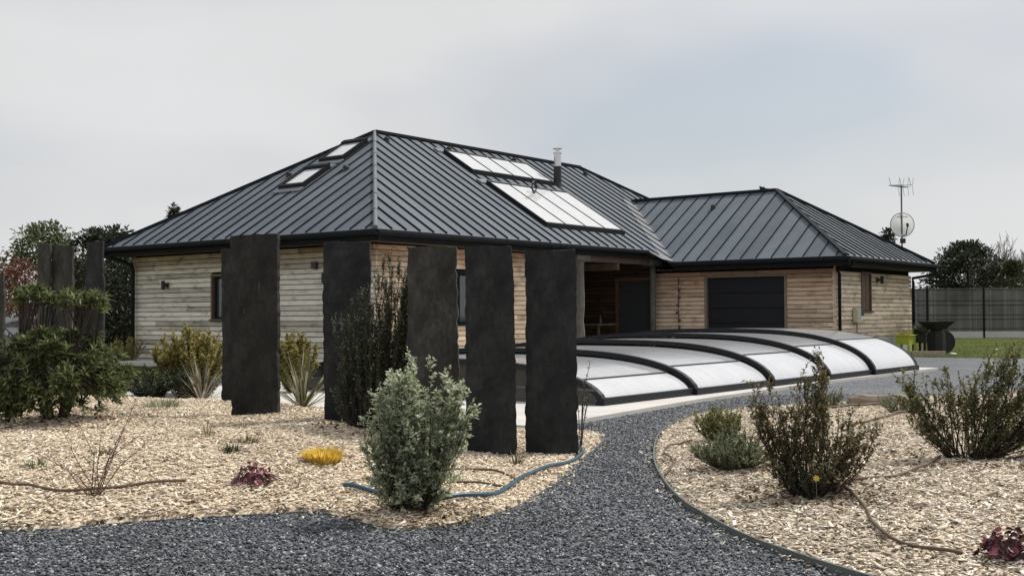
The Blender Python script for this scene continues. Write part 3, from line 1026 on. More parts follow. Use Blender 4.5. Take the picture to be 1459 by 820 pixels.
def clad_wall(origin, direction, length, z0, z1, openings, mat, seg=(1.6, 3.6), core_depth=.16):
    """origin (x,y) local start, direction unit (x,y) so that outward is to the right of it"""
    ox, oy = origin
    dx, dy = direction
    ang = math.atan2(dy, dx)
    core = MB()
    # local frame: x along, y inwards (outward is -y)
    zs = sorted({0.0, z1 + .05})
    xs = sorted({0.10, length - .10} | {o[0] for o in openings} | {o[1] for o in openings})
    for xa, xb in zip(xs[:-1], xs[1:]):
        op = [o for o in openings if o[0] <= xa + 1e-6 and o[1] >= xb - 1e-6]
        if not op:
            core.box(xa, xb, .03, .03 + core_depth, z0 - .01, z1 + .05)
        else:
            o = op[0]
            if o[2] > z0 + .02:
                core.box(xa, xb, .03, .03 + core_depth, z0 - .01, o[2])
            if o[3] < z1 - .02:
                core.box(xa, xb, .03, .03 + core_depth, o[3], z1 + .05)
    wall = core.build('wall', 'core', house)
    wall.location = (ox, oy, 0)
    wall.rotation_euler = (0, 0, ang)
    me = plank_mesh(mat)
    rows = int((z1 - z0) / ROW)
    for r in range(rows):
        za = z0 + r * ROW
        zb = za + ROW
        spans = [(0.0, length)]
        for o in openings:
            if zb > o[2] + .03 and za < o[3] - .03:
                ns = []
                for a, b_ in spans:
                    if o[1] <= a or o[0] >= b_:
                        ns.append((a, b_))
                    else:
                        if o[0] - a > .03:
                            ns.append((a, o[0]))
                        if b_ - o[1] > .03:
                            ns.append((o[1], b_))
                spans = ns
        for a, b_ in spans:
            x = a
            first = True
            while x < b_ - 1e-3:
                ln = random.uniform(*seg)
                if first:
                    ln *= random.uniform(.35, 1)
                    first = False
                if b_ - (x + ln) < .5:
                    ln = b_ - x
                p = bpy.data.objects.new('plank', me)
                COL.objects.link(p)
                p.parent = wall
                p.location = (x + .0015, .03 - random.uniform(0.0, .004), za)
                p.rotation_euler = (random.uniform(-.006, .006), 0, 0)
                p.scale = (ln - .003, 1, 1)
                x += ln
    return wall, ang

def window(wall_origin, ang, x0, x1, z0, z1, fr='brownframe', mull=True, depth=.12):
    m_ = MB()
    t = .06
    m_.box(x0, x0 + t, -.03, .12, z0, z1)
    m_.box(x1 - t, x1, -.03, .12, z0, z1)
    m_.box(x0 + t + .001, x1 - t - .001, -.028, .12, z1 - t, z1 - .002)
    m_.box(x0 - .03, x1 + .03, -.06, .12, z0 - .045, z0 - .002)
    w_ = m_.build('window', fr, house)
    w_.location = (wall_origin[0], wall_origin[1], 0)
    w_.rotation_euler = (0, 0, ang)
    s_ = MB()
    f_ = .05
    xa, xb, za, zb = x0 + t + .002, x1 - t - .002, z0 + .002, z1 - t - .002
    s_.box(xa, xa + f_, .05, .10, za, zb)
    s_.box(xb - f_, xb, .05, .10, za, zb)
    s_.box(xa + f_ + .001, xb - f_ - .001, .05, .10, za, za + f_)
    s_.box(xa + f_ + .001, xb - f_ - .001, .05, .10, zb - f_, zb)
    if mull:
        xm = (xa + xb) / 2
        s_.box(xm - .03, xm + .03, .048, .10, za + f_ + .001, zb - f_ - .001)
    s_.build('sash', 'dark', w_)
    g_ = MB()
    g_.box(xa + .01, xb - .01, .075, .083, za + .01, zb - .01)
    g_.build('pane', 'glass', w_)
    return w_

ZT = ZC - .235
# left wall: outward -x ; travelling in -y direction keeps outward to the right of travel
lw_o, lw_d = (.53, WM - .5), (0, -1)
LWL = WM - 1.0
lw, ang = clad_wall(lw_o, lw_d, LWL, .10, ZT, [(LWL - 5.53, LWL - 4.5, 1.08, 2.15)], 'planks_left')
window(lw_o, ang, LWL - 5.53, LWL - 4.5, 1.08, 2.15)
# long wall facing the pool
rw_o = (.5, .53)
rw, ang = clad_wall(rw_o, (1, 0), 5.4, .10, ZT, [(2.1, 3.45, .95, 2.16)], 'planks_right')
window(rw_o, ang, 2.1, 3.45, .95, 2.16, 'dark')
m_ = MB()
m_.box(5.9, 5.955, .49, .62, .08, ZT)
m_.build('corner_trim', 'jamb', house)
# recess behind the veranda
rs, ang = clad_wall((5.92, 3.65), (0, 1), .001, .1, .2, [], 'planks_right') if False else (None, 0)
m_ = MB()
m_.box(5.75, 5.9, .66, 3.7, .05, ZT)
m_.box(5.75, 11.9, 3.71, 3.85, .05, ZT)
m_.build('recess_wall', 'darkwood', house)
# garage front wall (outward -x), from the recess end to the corner
gf_o = (11.63, 3.70)
GFL = 3.70 + 4.98
gi_o = (11.63, 3.70)
GIL = 3.32
ZTG = ZG - .235
ops = [(3.70 - 1.62, 3.70 - .50, .05, 2.10), (3.70 + 1.22, 3.70 + 3.66, .05, 2.20)]
gi, ang = clad_wall(gi_o, (0, -1), GIL, .10, ZT, [ops[0]], 'planks_recess_shade', (2.6, 4.0))
gf, ang = clad_wall((11.63, .375), (0, -1), .375 + 4.98, .10, ZTG, [(ops[1][0] - 3.325, ops[1][1] - 3.325, .05, 2.20)], 'planks_garage', (1.2, 2.6))
m_ = MB()
m_.box(11.60, 11.80, .38, .49, .05, ZT)
m_.box(11.62, 11.80, -.5, .375, ZTG + .052, ZT + .1)
m_.build('wall_end', 'fascia', house)
m_ = MB()
x0, x1 = ops[1][0], ops[1][1]
m_.box(x0, x0 + .07, -.03, .14, .05, 2.20)
m_.box(x1 - .07, x1, -.03, .14, .05, 2.20)
m_.box(x0 + .071, x1 - .071, -.028, .14, 2.135, 2.198)
j = m_.build('door_jamb', 'jamb', house)
j.location = (gf_o[0], gf_o[1], 0)
j.rotation_euler = (0, 0, ang)
gd = MB()
gd.box(x0 + .072, x1 - .072, .115, .135, .05, 2.134)
gdo = gd.build('garage_door', 'door', house)
gdo.location = j.location
gdo.rotation_euler = (0, 0, ang)
for i in range(5):
    p_ = MB()
    za = .055 + i * .415
    p_.box(x0 + .075, x1 - .075, .075, .114, za, za + .400)
    p_.box(x0 + .075, x1 - .075, .071, .0745, za + .03, za + .38)
    p_.build('door_panel', 'door', gdo)
m_ = MB()
m_.box((x0 + x1) / 2 - .09, (x0 + x1) / 2 + .09, .045, .0705, .72, .75)
m_.build('handle', 'steel', gdo)
# dark glazed door in the recess with brown frame
x0, x1 = ops[0][0], ops[0][1]
m_ = MB()
m_.box(x0 - .08, x0, -.035, .12, .05, 2.2)
m_.box(x1, x1 + .06, -.035, .12, .05, 2.2)
m_.box(x0 + .001, x1 - .001, -.033, .12, 2.11, 2.198)
pd = m_.build('patio_door', 'brownframe', house)
pd.location = j.location
pd.rotation_euler = (0, 0, ang)
m_ = MB()
m_.box(x0 + .002, x1 - .002, .07, .085, .06, 2.108)
m_.build('pane', 'glass', pd)
m_ = MB()
m_.tube([(x1 - .12, .03, .95), (x1 - .12, .03, 1.12)], .012, 6)
m_.build('handle', 'steel', pd)
# garage end wall
ge_o = (11.6, -4.95)
ge, ang = clad_wall(ge_o, (1, 0), WG - 1.0, .50, ZTG, [(1.86, 2.60, 1.19, 2.26)], 'planks_end', (1.8, 3.6))
window(ge_o, ang, 1.86, 2.60, 1.19, 2.26, mull=False)
m_ = MB()
m_.box(1.925, 2.24, .012, .045, 1.20, 2.19)
m_.box(2.25, 2.535, .008, .041, 1.20, 2.19)
o = m_.build('shutter', 'brownframe', house)
o.location = (ge_o[0], ge_o[1], 0)
o.rotation_euler = (0, 0, ang)
m_ = MB()
m_.box(11.6, 11.6 + WG - 1.02, -4.96, -4.8, -.02, .485)
m_.box(11.62, 11.8, -4.79, -3.62, -.02, .095)
m_.box(.54, .7, .54, WM - .5, -.02, .088)
m_.box(.71, 5.9, .54, .7, -.02, .088)
m_.build('plinth', 'plinth', house)
m_ = MB()
m_.box(11.575, 11.62, -5.005, -4.96, .1, ZTG)
m_.build('corner_trim', 'planks_garage', house)
# plain outer walls at the back
m_ = MB()
m_.box(.7, XE - .5, WM - .7, WM - .5, -.02, ZT)
m_.box(XE - .7, XE - .5, .5, WM - .71, -.02, ZT)
m_.box(G0 + WG - .7, G0 + WG - .5, -4.78, .5, -.02, ZTG)
m_.box(G0 + WG - .49, XE - .71, .5, .7, -.02, ZT)
m_.build('rear_wall', 'core', house)

# veranda posts and beams
m_ = MB()
pts = []
random.seed(3)
for i in range(9):
    z = .06 + i * (2.50 / 8)
    pts.append((7.57 + random.uniform(-.01, .01), .2 + random.uniform(-.01, .01), z))
m_.tube(pts, [.13 + random.uniform(-.012, .012) for _ in pts], 8)
m_.build('post', 'post', house)
m_ = MB()
m_.tube([(11.22, .2, .06), (11.22, .2, 1.3), (11.22, .2, 2.50)], [.092, .088, .085], 14)
m_.build('post', 'post', house, smooth=True)
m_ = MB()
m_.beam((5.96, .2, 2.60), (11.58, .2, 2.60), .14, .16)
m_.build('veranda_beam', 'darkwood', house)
for bx in (7.57, 11.22):
    m_ = MB()
    m_.box(bx - .33, bx + .33, .08, .32, 2.50, 2.518)
    m_.box(bx - .28, bx + .28, .04, .36, 2.52, 2.66)
    m_.build('post_head', 'post', house)
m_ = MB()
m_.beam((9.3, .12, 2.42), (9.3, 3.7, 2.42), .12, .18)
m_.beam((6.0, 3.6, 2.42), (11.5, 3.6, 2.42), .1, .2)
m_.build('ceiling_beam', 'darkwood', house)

# downpipes
def downpipe(pts, r=.042):
    m_ = MB()
    m_.tube(pts, r, 10)
    o = m_.build('downpipe', 'dark', house, smooth=True)
    c_ = MB()
    x, y, _ = pts[-1]
    for z in (.55, 1.6):
        c_.lathe([(r + .012, z - .02), (r + .012, z + .02)], x, y, 10)
    c_.build('bracket', 'dark', o)
    return o
downpipe([(-.06, WM - .02, ZC - .13), (-.05, WM - .05, ZC - .22), (.30, WM - .42, ZC - .36), (.40, WM - .62, ZC - .46), (.42, WM - .66, ZC - .6), (.42, WM - .66, .12)], .05)
downpipe([(G0 + .35, -PG - .06, ZG - .13), (G0 + .35, -PG - .03, ZG - .22), (11.66, -5.0, ZG - .32), (11.76, -5.04, ZG - .42), (11.76, -5.04, .06)])
downpipe([(G0 + WG - .05, -PG - .06, ZG - .13), (G0 + WG - .05, -PG - .06, ZG - .26), (G0 + WG - .15, -PG + .06, ZG - .33), (G0 + WG - .5, -5.0, ZG - .42), (G0 + WG - .56, -5.04, ZG - .55), (G0 + WG - .56, -5.04, .03)])

# wall lamps
def wall_lamp(x, y, z, ox, oy):
    m_ = MB()
    m_.lathe([(.045, z - .11), (.048, z - .10), (.048, z + .10), (.045, z + .11)], x + ox * .12, y + oy * .12, 12)
    o = m_.build('wall_lamp', 'black', house)
    b_ = MB()
    b_.beam((x + ox * .0, y + oy * .0, z), (x + ox * .09, y + oy * .09, z), .05, .05)
    b_.beam((x + ox * -.004, y + oy * -.004, z), (x + ox * .018, y + oy * .018, z), .11, .13)
    b_.build('bracket', 'black', o)
wall_lamp(.495, 7.75, 1.92, -1, 0)
wall_lamp(.495, 1.95, 1.97, -1, 0)
wall_lamp(14.66, -4.985, 2.06, 0, -1)
m_ = MB()
m_.box(.455, .50, 2.27, 2.44, 2.17, 2.33)
for i in range(4):
    m_.box(.447, .454, 2.28, 2.43, 2.18 + i * .037, 2.20 + i * .037)
m_.build('wall_vent', 'black', house)
# meter boxes
m_ = MB()
m_.box(12.80, 13.10, -5.09, -4.985, .90, 1.29)
m_.box(12.84, 13.06, -5.10, -5.091, 1.0, 1.2)
mbx = m_.build('meter_box', 'cream', house)
m_ = MB()
m_.box(13.14, 13.36, -5.07, -4.985, 1.08, 1.28)
m_.build('socket_box', 'black', mbx)
m_ = MB()
m_.box(13.15, 13.34, -5.05, -4.985, .95, 1.07)
m_.build('lower_box', 'white', mbx)
m_ = MB()
m_.tube([(12.98, -5.02, .90), (12.98, -5.02, .5), (12.98, -5.02, .05)], .018, 6)
m_.build('conduit', 'jamb', mbx)

# roof windows and solar panels
def roof_box(mb_, x0, x1, y0, y1, zf, l0, l1):
    v = [(x, y, zf(x, y) + l) for l in (l0, l1) for y in (y0, y1) for x in (x0, x1)]
    mb_.add(v, [(0, 2, 3, 1), (4, 5, 7, 6), (0, 1, 5, 4), (2, 6, 7, 3), (0, 4, 6, 2), (1, 3, 7, 5)])
def skylight(x0, x1, y0, y1):
    t = .075
    m_ = MB()
    roof_box(m_, x0, x0 + t, y0, y1, zL, .0, .13)
    roof_box(m_, x1 - t * 1.5, x1, y0, y1, zL, .0, .16)
    roof_box(m_, x0 + t + .001, x1 - t * 1.5 - .001, y0, y0 + t, zL, .0, .13)
    roof_box(m_, x0 + t + .001, x1 - t * 1.5 - .001, y1 - t, y1, zL, .0, .13)
    o = m_.build('skylight', 'dark', house)
    g = MB()
    roof_box(g, x0 + t + .002, x1 - t * 1.5 - .002, y0 + t + .001, y1 - t - .001, zL, .06, .09)
    g.build('glass', 'pvglass', o)
    g = MB()
    roof_box(g, x0 - .14, x0 - .002, y0 - .05, y1 + .05, zL, .012, .05)
    g.build('flashing', 'flash', o)
    g = MB()
    roof_box(g, x1 + .002, x1 + .14, y0 - .05, y1 + .05, zL, .012, .05)
    g.build('flashing', 'flash', o)
skylight(2.10, 3.02, 4.58, 5.46)
skylight(3.38, 4.27, 4.52, 5.40)
def solar(x0, x1, y0, y1):
    m_ = MB()
    t = .055
    roof_box(m_, x0, x0 + t, y0, y1, zR, .0, .13)
    roof_box(m_, x1 - t, x1, y0, y1, zR, .0, .12)
    roof_box(m_, x0 + t + .001, x1 - t - .001, y0, y0 + t, zR, .0, .12)
    roof_box(m_, x0 + t + .001, x1 - t - .001, y1 - t, y1, zR, .0, .12)
    w = (x1 - x0) / 4
    for i in range(1, 4):
        roof_box(m_, x0 + i * w - .022, x0 + i * w + .022, y0 + t + .001, y1 - t - .001, zR, .0, .118)
    o = m_.build('solar_array', 'dark', house)
    for i in range(4):
        g = MB()
        xa = x0 + i * w + (t if i == 0 else .022) + .001
        xb = x0 + (i + 1) * w - (t if i == 3 else .022) - .001
        roof_box(g, xa, xb, y0 + t + .002, y1 - t - .002, zR, .07, .105)
        g.build('pane', 'pvglass', o)
    g = MB()
    roof_box(g, x0 - .22, x1 + .1, y1 + .002, y1 + .17, zR, .01, .055)
    g.build('flashing', 'flash', o)
    return o
solar(6.88, 10.60, .72, 2.70)
up = solar(6.93, 10.70, 3.22, 4.26)
# flue
FX, FY = 11.05, 3.36
zf0 = zR(FX, FY)
m_ = MB()
m_.lathe([(.16, zf0 - .12), (.125, zf0 + .04), (.12, zf0 + .06), (.115, zf0 + .52), (.118, zf0 + .54)], FX, FY, 20)
fl = m_.build('flue', 'black', house, smooth=False)
m_ = MB()
m_.lathe([(.105, zf0 + .54), (.105, zf0 + .92), (.135, zf0 + .925), (.135, zf0 + .96), (.07, zf0 + .97)], FX, FY, 20)
m_.build('flue_pipe', 'steel', fl)
m_ = MB()
m_.lathe([(.06, zf0 + .97), (.06, zf0 + 1.06)], FX, FY, 12)
m_.lathe([(.145, zf0 + 1.06), (.145, zf0 + 1.085), (.03, zf0 + 1.115)], FX, FY, 20)
m_.build('flue_cap', 'steel', fl)
# small roof vents
def rvent(x, y, zf, r=.05):
    m_ = MB()
    z = zf(x, y)
    m_.lathe([(r * 1.5, z - .04), (r * 1.3, z + .05), (r * 1.6, z + .06), (r * 1.2, z + .11), (r * .3, z + .12)], x, y, 12)
    m_.build('roof_vent', 'black', house)
for x, y in ((4.89, 4.44), (7.44, 4.5), (10.44, 4.52), (14.05, 4.4)):
    rvent(x, y, zR)
for x, y in ((2.87, 5.97), (2.84, 3.83)):
    rvent(x, y, zL, .055)
rvent(13.77, -.37, zGf)
# black ring with a side stub, standing over the solar panes
m_ = MB()
zc_ = zR(8.5, 2.35) + .27
m_.tube([(8.5 + .15 * math.cos(a), 2.33 + .04 * math.cos(a), zc_ + .15 * math.sin(a)) for a in np.linspace(0, 2 * PI, 21)], .022, 6, False)
m_.tube([(8.62, 2.36, zc_ + .03), (8.78, 2.42, zc_ + .02)], .05, 8)
m_.tube([(8.5, 2.34, zc_ - .14), (8.5, 2.36, zc_ - .24)], .02, 6)
m_.build('roof_ring', 'black', house)

# antenna mast with dish, behind the garage roof
mast = thing('antenna_mast', 'thin aerial mast with round white satellite dish rising behind the garage roof', 'antenna', (13.10, 38.0, -.03))
m_ = MB()
m_.tube([(0, 0, 0), (0, 0, 5.45)], .028, 8)
m_.build('mast', 'greytwig', mast)
m_ = MB()
dn = 24
v = [(0, .10, 4.12)]
f = []
for ring, (rr, dd) in enumerate(((.2, .085), (.38, .05), (.40, .04))):
    for k_ in range(dn):
        a = 2 * PI * k_ / dn
        v.append((rr * math.cos(a), -.02 - dd * -1 - .06, 4.12 + rr * 1.0 * math.sin(a)))
for k_ in range(dn):
    f.append((0, 1 + k_, 1 + (k_ + 1) % dn))
    for ring in range(2):
        a_ = 1 + ring * dn
        f.append((a_ + k_, a_ + dn + k_, a_ + dn + (k_ + 1) % dn, a_ + (k_ + 1) % dn))
m_.add(v, f)
dish = m_.build('dish', 'dish', mast, smooth=True)
m_ = MB()
m_.tube([(.40 * math.cos(a), -.05, 4.12 + .40 * math.sin(a)) for a in np.linspace(0, 2 * PI, 31)], .012, 5, False)
m_.build('rim', 'capgrey', dish)
m_ = MB()
m_.tube([(0, -.04, 3.72), (0, -.42, 3.78), (0.01, -.55, 4.08)], .018, 6)
m_.tube([(0.01, -.55, 4.04), (0.01, -.50, 4.12)], .045, 8)
m_.build('feed_arm', 'black', dish)
m_ = MB()
m_.box(-.085, .085, -.12, -.05, 3.50, 3.66)
m_.build('clamp', 'black', mast)
# worn dark lettering strip on the dish
m_ = MB()
for i, wd in enumerate((.045, .03, .05, .035, .04, .03, .045)):
    x_ = -.17 + i * .052
    m_.box(x_, x_ + wd * .75, -.062, -.058, 4.37, 4.41)
m_.build('lettering', 'capgrey', dish)
m_ = MB()
m_.tube([(-.42, -.35, 5.40), (.25, .25, 5.42)], .012, 6)
for t in np.linspace(0, 1, 7):
    px, py = -.42 + t * .67, -.35 + t * .6
    L_ = .16
    m_.tube([(px - L_ * .7, py + L_ * .7, 5.41), (px + L_ * .7, py - L_ * .7, 5.41)], .006, 4)
for s_ in (-1, 1):
    for q in np.linspace(-.25, .25, 4):
        m_.tube([(.2 + q * .7, .2 - q * .7, 5.42), (.27 + q * .7, .27 - q * .7, 5.42 + s_ * .30)], .006, 4)
for s_ in (-.35, 0, .32):
    m_.tube([(s_, 0, 5.45), (s_ - .06, 0, 5.72)], .008, 4)
m_.tube([(-.40, 0, 5.46), (.36, 0, 5.46)], .009, 4)
m_.build('aerial', 'capgrey', mast)

# ------------------------------------------------------------------ pool enclosure
PX0, PY0 = 0.0, -5.92
pe = W(PX0, PY0, 0)
pool = thing('pool_enclosure', 'low telescopic pool enclosure of white arched panels with black ribs on concrete deck', 'pool cover', (pe.x, pe.y, .05), ROT)
bounds = [-5.0, -2.79, -.50, 1.50, 3.38, 5.70]
half = [2.88, 2.93, 2.99, 3.05, 3.11]
hts = [.50, .575, .655, .73, .79]
split = [2.50, 2.45, 2.40, 2.36, 2.32]
def prof(a, h, x):
    return h * max(0.0, 1 - abs(x / a) ** 3.0) ** 0.5
def arch_pts(a, h, x0, x1, n):
    # even spacing along the curve
    th = np.linspace(-1, 1, 400)
    xs = a * np.sign(th) * (1 - (1 - np.abs(th)) ** 2.2)
    pts = [(x, prof(a, h, x)) for x in xs if x0 - 1e-9 <= x <= x1 + 1e-9]
    pts = [(x0, prof(a, h, x0))] + [p for p in pts if x0 < p[0] < x1] + [(x1, prof(a, h, x1))]
    d = [0]
    for p, q in zip(pts[:-1], pts[1:]):
        d.append(d[-1] + math.hypot(q[0] - p[0], q[1] - p[1]))
    out = []
    for s_ in np.linspace(0, d[-1], n):
        i = min(max(int(np.searchsorted(d, s_)), 1), len(d) - 1)
        t = (s_ - d[i - 1]) / max(1e-9, d[i] - d[i - 1])
        out.append((pts[i - 1][0] + t * (pts[i][0] - pts[i - 1][0]), pts[i - 1][1] + t * (pts[i][1] - pts[i - 1][1])))
    return out
def arch_band(mb_, pts, xa, xb, out, inn):
    """sweep along an arch: pts (y,z); from x=xa to xb; thickness from +out to -inn along the normal"""
    n = len(pts)
    v = []
    for i, (y, z) in enumerate(pts):
        y0, z0 = pts[max(i - 1, 0)]
        y1, z1 = pts[min(i + 1, n - 1)]
        t = math.hypot(y1 - y0, z1 - z0)
        ny, nz = -(z1 - z0) / t, (y1 - y0) / t
        if nz < 0 and abs(nz) > .2:
            ny, nz = -ny, -nz
        for x in (xa, xb):
            v.append((x, y + ny * out, z + nz * out))
            v.append((x, y - ny * inn, z - nz * inn))
    f = []
    for i in range(n - 1):
        a, b_ = i * 4, i * 4 + 4
        f += [(a, b_, b_ + 2, a + 2), (a + 1, a + 3, b_ + 3, b_ + 1), (a, a + 1, b_ + 1, b_), (a + 2, b_ + 2, b_ + 3, a + 3)]
    f += [(0, 2, 3, 1), (n * 4 - 4, n * 4 - 3, n * 4 - 1, n * 4 - 2)]
    mb_.add(v, f)
for i in range(5):
    a, h, sp = half[i], hts[i], split[i]
    x0, x1 = bounds[i], bounds[i + 1] + (.10 if i < 4 else 0)
    rail_caps = []
    fr = MB()
    full = arch_pts(a, h, -a + .004, a - .004, 60)
    arch_band(fr, full, x0, x0 + .085, .022, .05)          # bold front rib
    arch_band(fr, full, x1 - .05, x1, .008, .03)           # rear rib
    for s_ in (-1, 1):
        fr.box(x0 + .002, x1 - .002, s_ * (a - .03) - .05, s_ * (a - .03) + .055, .0, .085)
        cap_ = MB()
        cap_.box(x0 + .09, x1 - .055, s_ * (a - .03) - .04, s_ * (a - .03) + .05, .0855, .094)
        rail_caps.append(cap_)
        pts_ = sorted([(s_ * (sp - .014), prof(a, h, sp - .014)), (s_ * (sp + .014), prof(a, h, sp + .014))])
        arch_band(fr, pts_, x0 + .087, x1 - .052, .010, .02)
    sec = fr.build('section', 'alu', pool)
    for cap_ in rail_caps:
        cap_.build('rail_cap', 'alulite', sec)
    c = MB()
    arch_band(c, arch_pts(a, h, -sp + .016, sp - .016, 36), x0 + .087, x1 - .052, 0, .012)
    c.build('roof_panel', 'poly_top', sec, smooth=False)
    for s_ in (-1, 1):
        c = MB()
        lo, hi = (sp + .016, a - .012) if s_ > 0 else (-a + .012, -sp - .016)
        arch_band(c, arch_pts(a, h, lo, hi, 18), x0 + .087, x1 - .16, 0, .012)
        c.build('side_panel', 'poly', sec)
        c = MB()
        arch_band(c, arch_pts(a, h, lo, hi, 18), x1 - .158, x1 - .052, -.004, .012)
        c.build('side_frame', 'alulite', sec)
    if i == 0 or i == 4:
        xe = x0 + .03 if i == 0 else x1 - .03
        e = MB()
        pp = arch_pts(a - .05, h - .05, -a + .06, a - .06, 50)
        v = [(xe, y, z) for y, z in pp] + [(xe, y, .0) for y, z in pp]
        n_ = len(pp)
        e.add(v, [(k_, k_ + 1, n_ + k_ + 1, n_ + k_) for k_ in range(n_ - 1)])
        v = [(xe + .01, y, z) for y, z in pp] + [(xe + .01, y, .0) for y, z in pp]
        e.add(v, [(k_ + 1, k_, n_ + k_, n_ + k_ + 1) for k_ in range(n_ - 1)])
        e.build('end_panel', 'smoke', sec)
        e = MB()
        xo = xe - .02 if i == 0 else xe + .02
        e.box(xo - .015, xo + .015, -a + .1, a - .1, .17, .20)
        e.box(xo - .015, xo + .015, -a + .1, a - .1, .0, .03)
        e.build('end_rail', 'alulite', sec)

# ------------------------------------------------------------------ slate slabs
def slate_slab(x, y, w, h, th, rz, lean, mat, seed, label, skew=0.0, z=None):
    rnd = random.Random(seed)
    nz, nx = 46, 9
    ph = [rnd.uniform(0, 6.28) for _ in range(8)]
    def edge(t, k_):
        return (.006 * math.sin(t * 4.3 + ph[k_]) + .0025 * math.sin(t * 19 + ph[k_ + 1]) + .002 * math.sin(t * 71 + ph[k_ + 2])
                + rnd.uniform(-.0045, .0045) + (rnd.uniform(-.012, .004) if rnd.random() < .12 else 0))
    L_ = [edge(i / nz, 0) for i in range(nz + 1)]
    R_ = [edge(i / nz, 3) for i in range(nz + 1)]
    zb = bed_z(x, y) if z is None else z
    v = []
    for side in (-1, 1):
        for i in range(nz + 1):
            t = i / nz
            for j in range(nx + 1):
                s_ = j / nx
                xl = -w / 2 + L_[i] + skew * t * .5
                xr = w / 2 + R_[i] - skew * t * .5
                px = xl + (xr - xl) * s_
                pz = -.18 + t * (h + .18)
                if i == nz:
                    pz += .005 * math.sin(s_ * 4 + ph[6]) + rnd.uniform(-.005, .005)
                py = side * th / 2 + .006 * math.sin(px * 18 + pz * 5 + ph[7]) + rnd.uniform(-.003, .003)
                if j in (0, nx):
                    py *= .72
                v.append((px, py, pz))
    m_ = MB()
    f = []
    N = (nz + 1) * (nx + 1)
    for i in range(nz):
        for j in range(nx):
            a = i * (nx + 1) + j
            f.append((a, a + 1, a + nx + 2, a + nx + 1))
            f.append((N + a, N + a + nx + 1, N + a + nx + 2, N + a + 1))
        for j in (0, nx):
            a = i * (nx + 1) + j
            f.append((a, a + nx + 1, N + a + nx + 1, N + a) if j == 0 else (a, N + a, N + a + nx + 1, a + nx + 1))
    for j in range(nx):
        a = nz * (nx + 1) + j
        f.append((a, a + 1, N + a + 1, N + a))
        f.append((j, N + j, N + j + 1, j + 1))
    m_.add(v, f)
    o = m_.build('slate_slab', mat)
    o.location = (x, y, zb)
    o.rotation_euler = (0, lean, rz)
    return tag(o, label, 'slate slab', 'upright slate slabs in the mulch bed')
broad_slab = slate_slab(-2.31, 10.20, .47, 1.62, .07, math.radians(-16), 0.0, 'slate_brown', 1, 'broad dark brown slate slab with a pale scratch, beside the spiky yucca')
slate_slab(-3.02, 12.30, .28, 1.66, .06, math.radians(-18), 0.0, 'slate', 2, 'dark slate slab half hidden behind the scratched broad brown slab')
slate_slab(-1.42, 9.75, .40, 1.55, .06, math.radians(-4), 0.0, 'slate', 3, 'black slate slab behind the tall dark wispy shrub')
slate_slab(-.635, 9.15, .415, 1.57, .07, math.radians(-6), 0.0, 'slate_grey', 4, 'weathered greyish slate slab rising behind the silver-leaved bush', .02)
slate_slab(-.165, 8.96, .385, 1.64, .065, math.radians(-3), -.012, 'slate', 5, 'narrower black slate slab between the grey slab and the one by the hose')
slate_slab(.312, 9.13, .415, 1.64, .07, math.radians(3), 0.0, 'slate', 6, 'black slate slab standing where the blue hose ends')
slate_slab(-5.36, 13.0, .15, 1.92, .06, math.radians(-10), 0.0, 'slate_grey', 7, 'narrow grey slate slab beside a wider one, above the rhododendron', z=.07)
slate_slab(-5.17, 13.05, .24, 1.90, .06, math.radians(-8), 0.0, 'slate_grey', 8, 'wider grey slate slab touching a narrow one, above the rhododendron', z=.07)
slate_slab(-4.60, 12.5, .20, 1.86, .06, math.radians(-6), 0.0, 'slate', 9, 'slim black slate slab between rhododendron and house corner', z=.12)
slate_slab(-5.90, 13.0, .17, 1.55, .06, math.radians(-5), 0.0, 'slate_grey', 10, 'short grey slate slab left of the red-leaved bush', z=.07)

for x_, z_, ln in ((.058, 1.15, .07), (-.09, .93, .045)):
    m_ = MB()
    m_.beam((x_, -.040, z_ - ln / 2), (x_ + .004, -.0415, z_ + ln / 2), .005, .010, (0, 1, 0))
    m_.build('scratch', 'post', broad_slab)

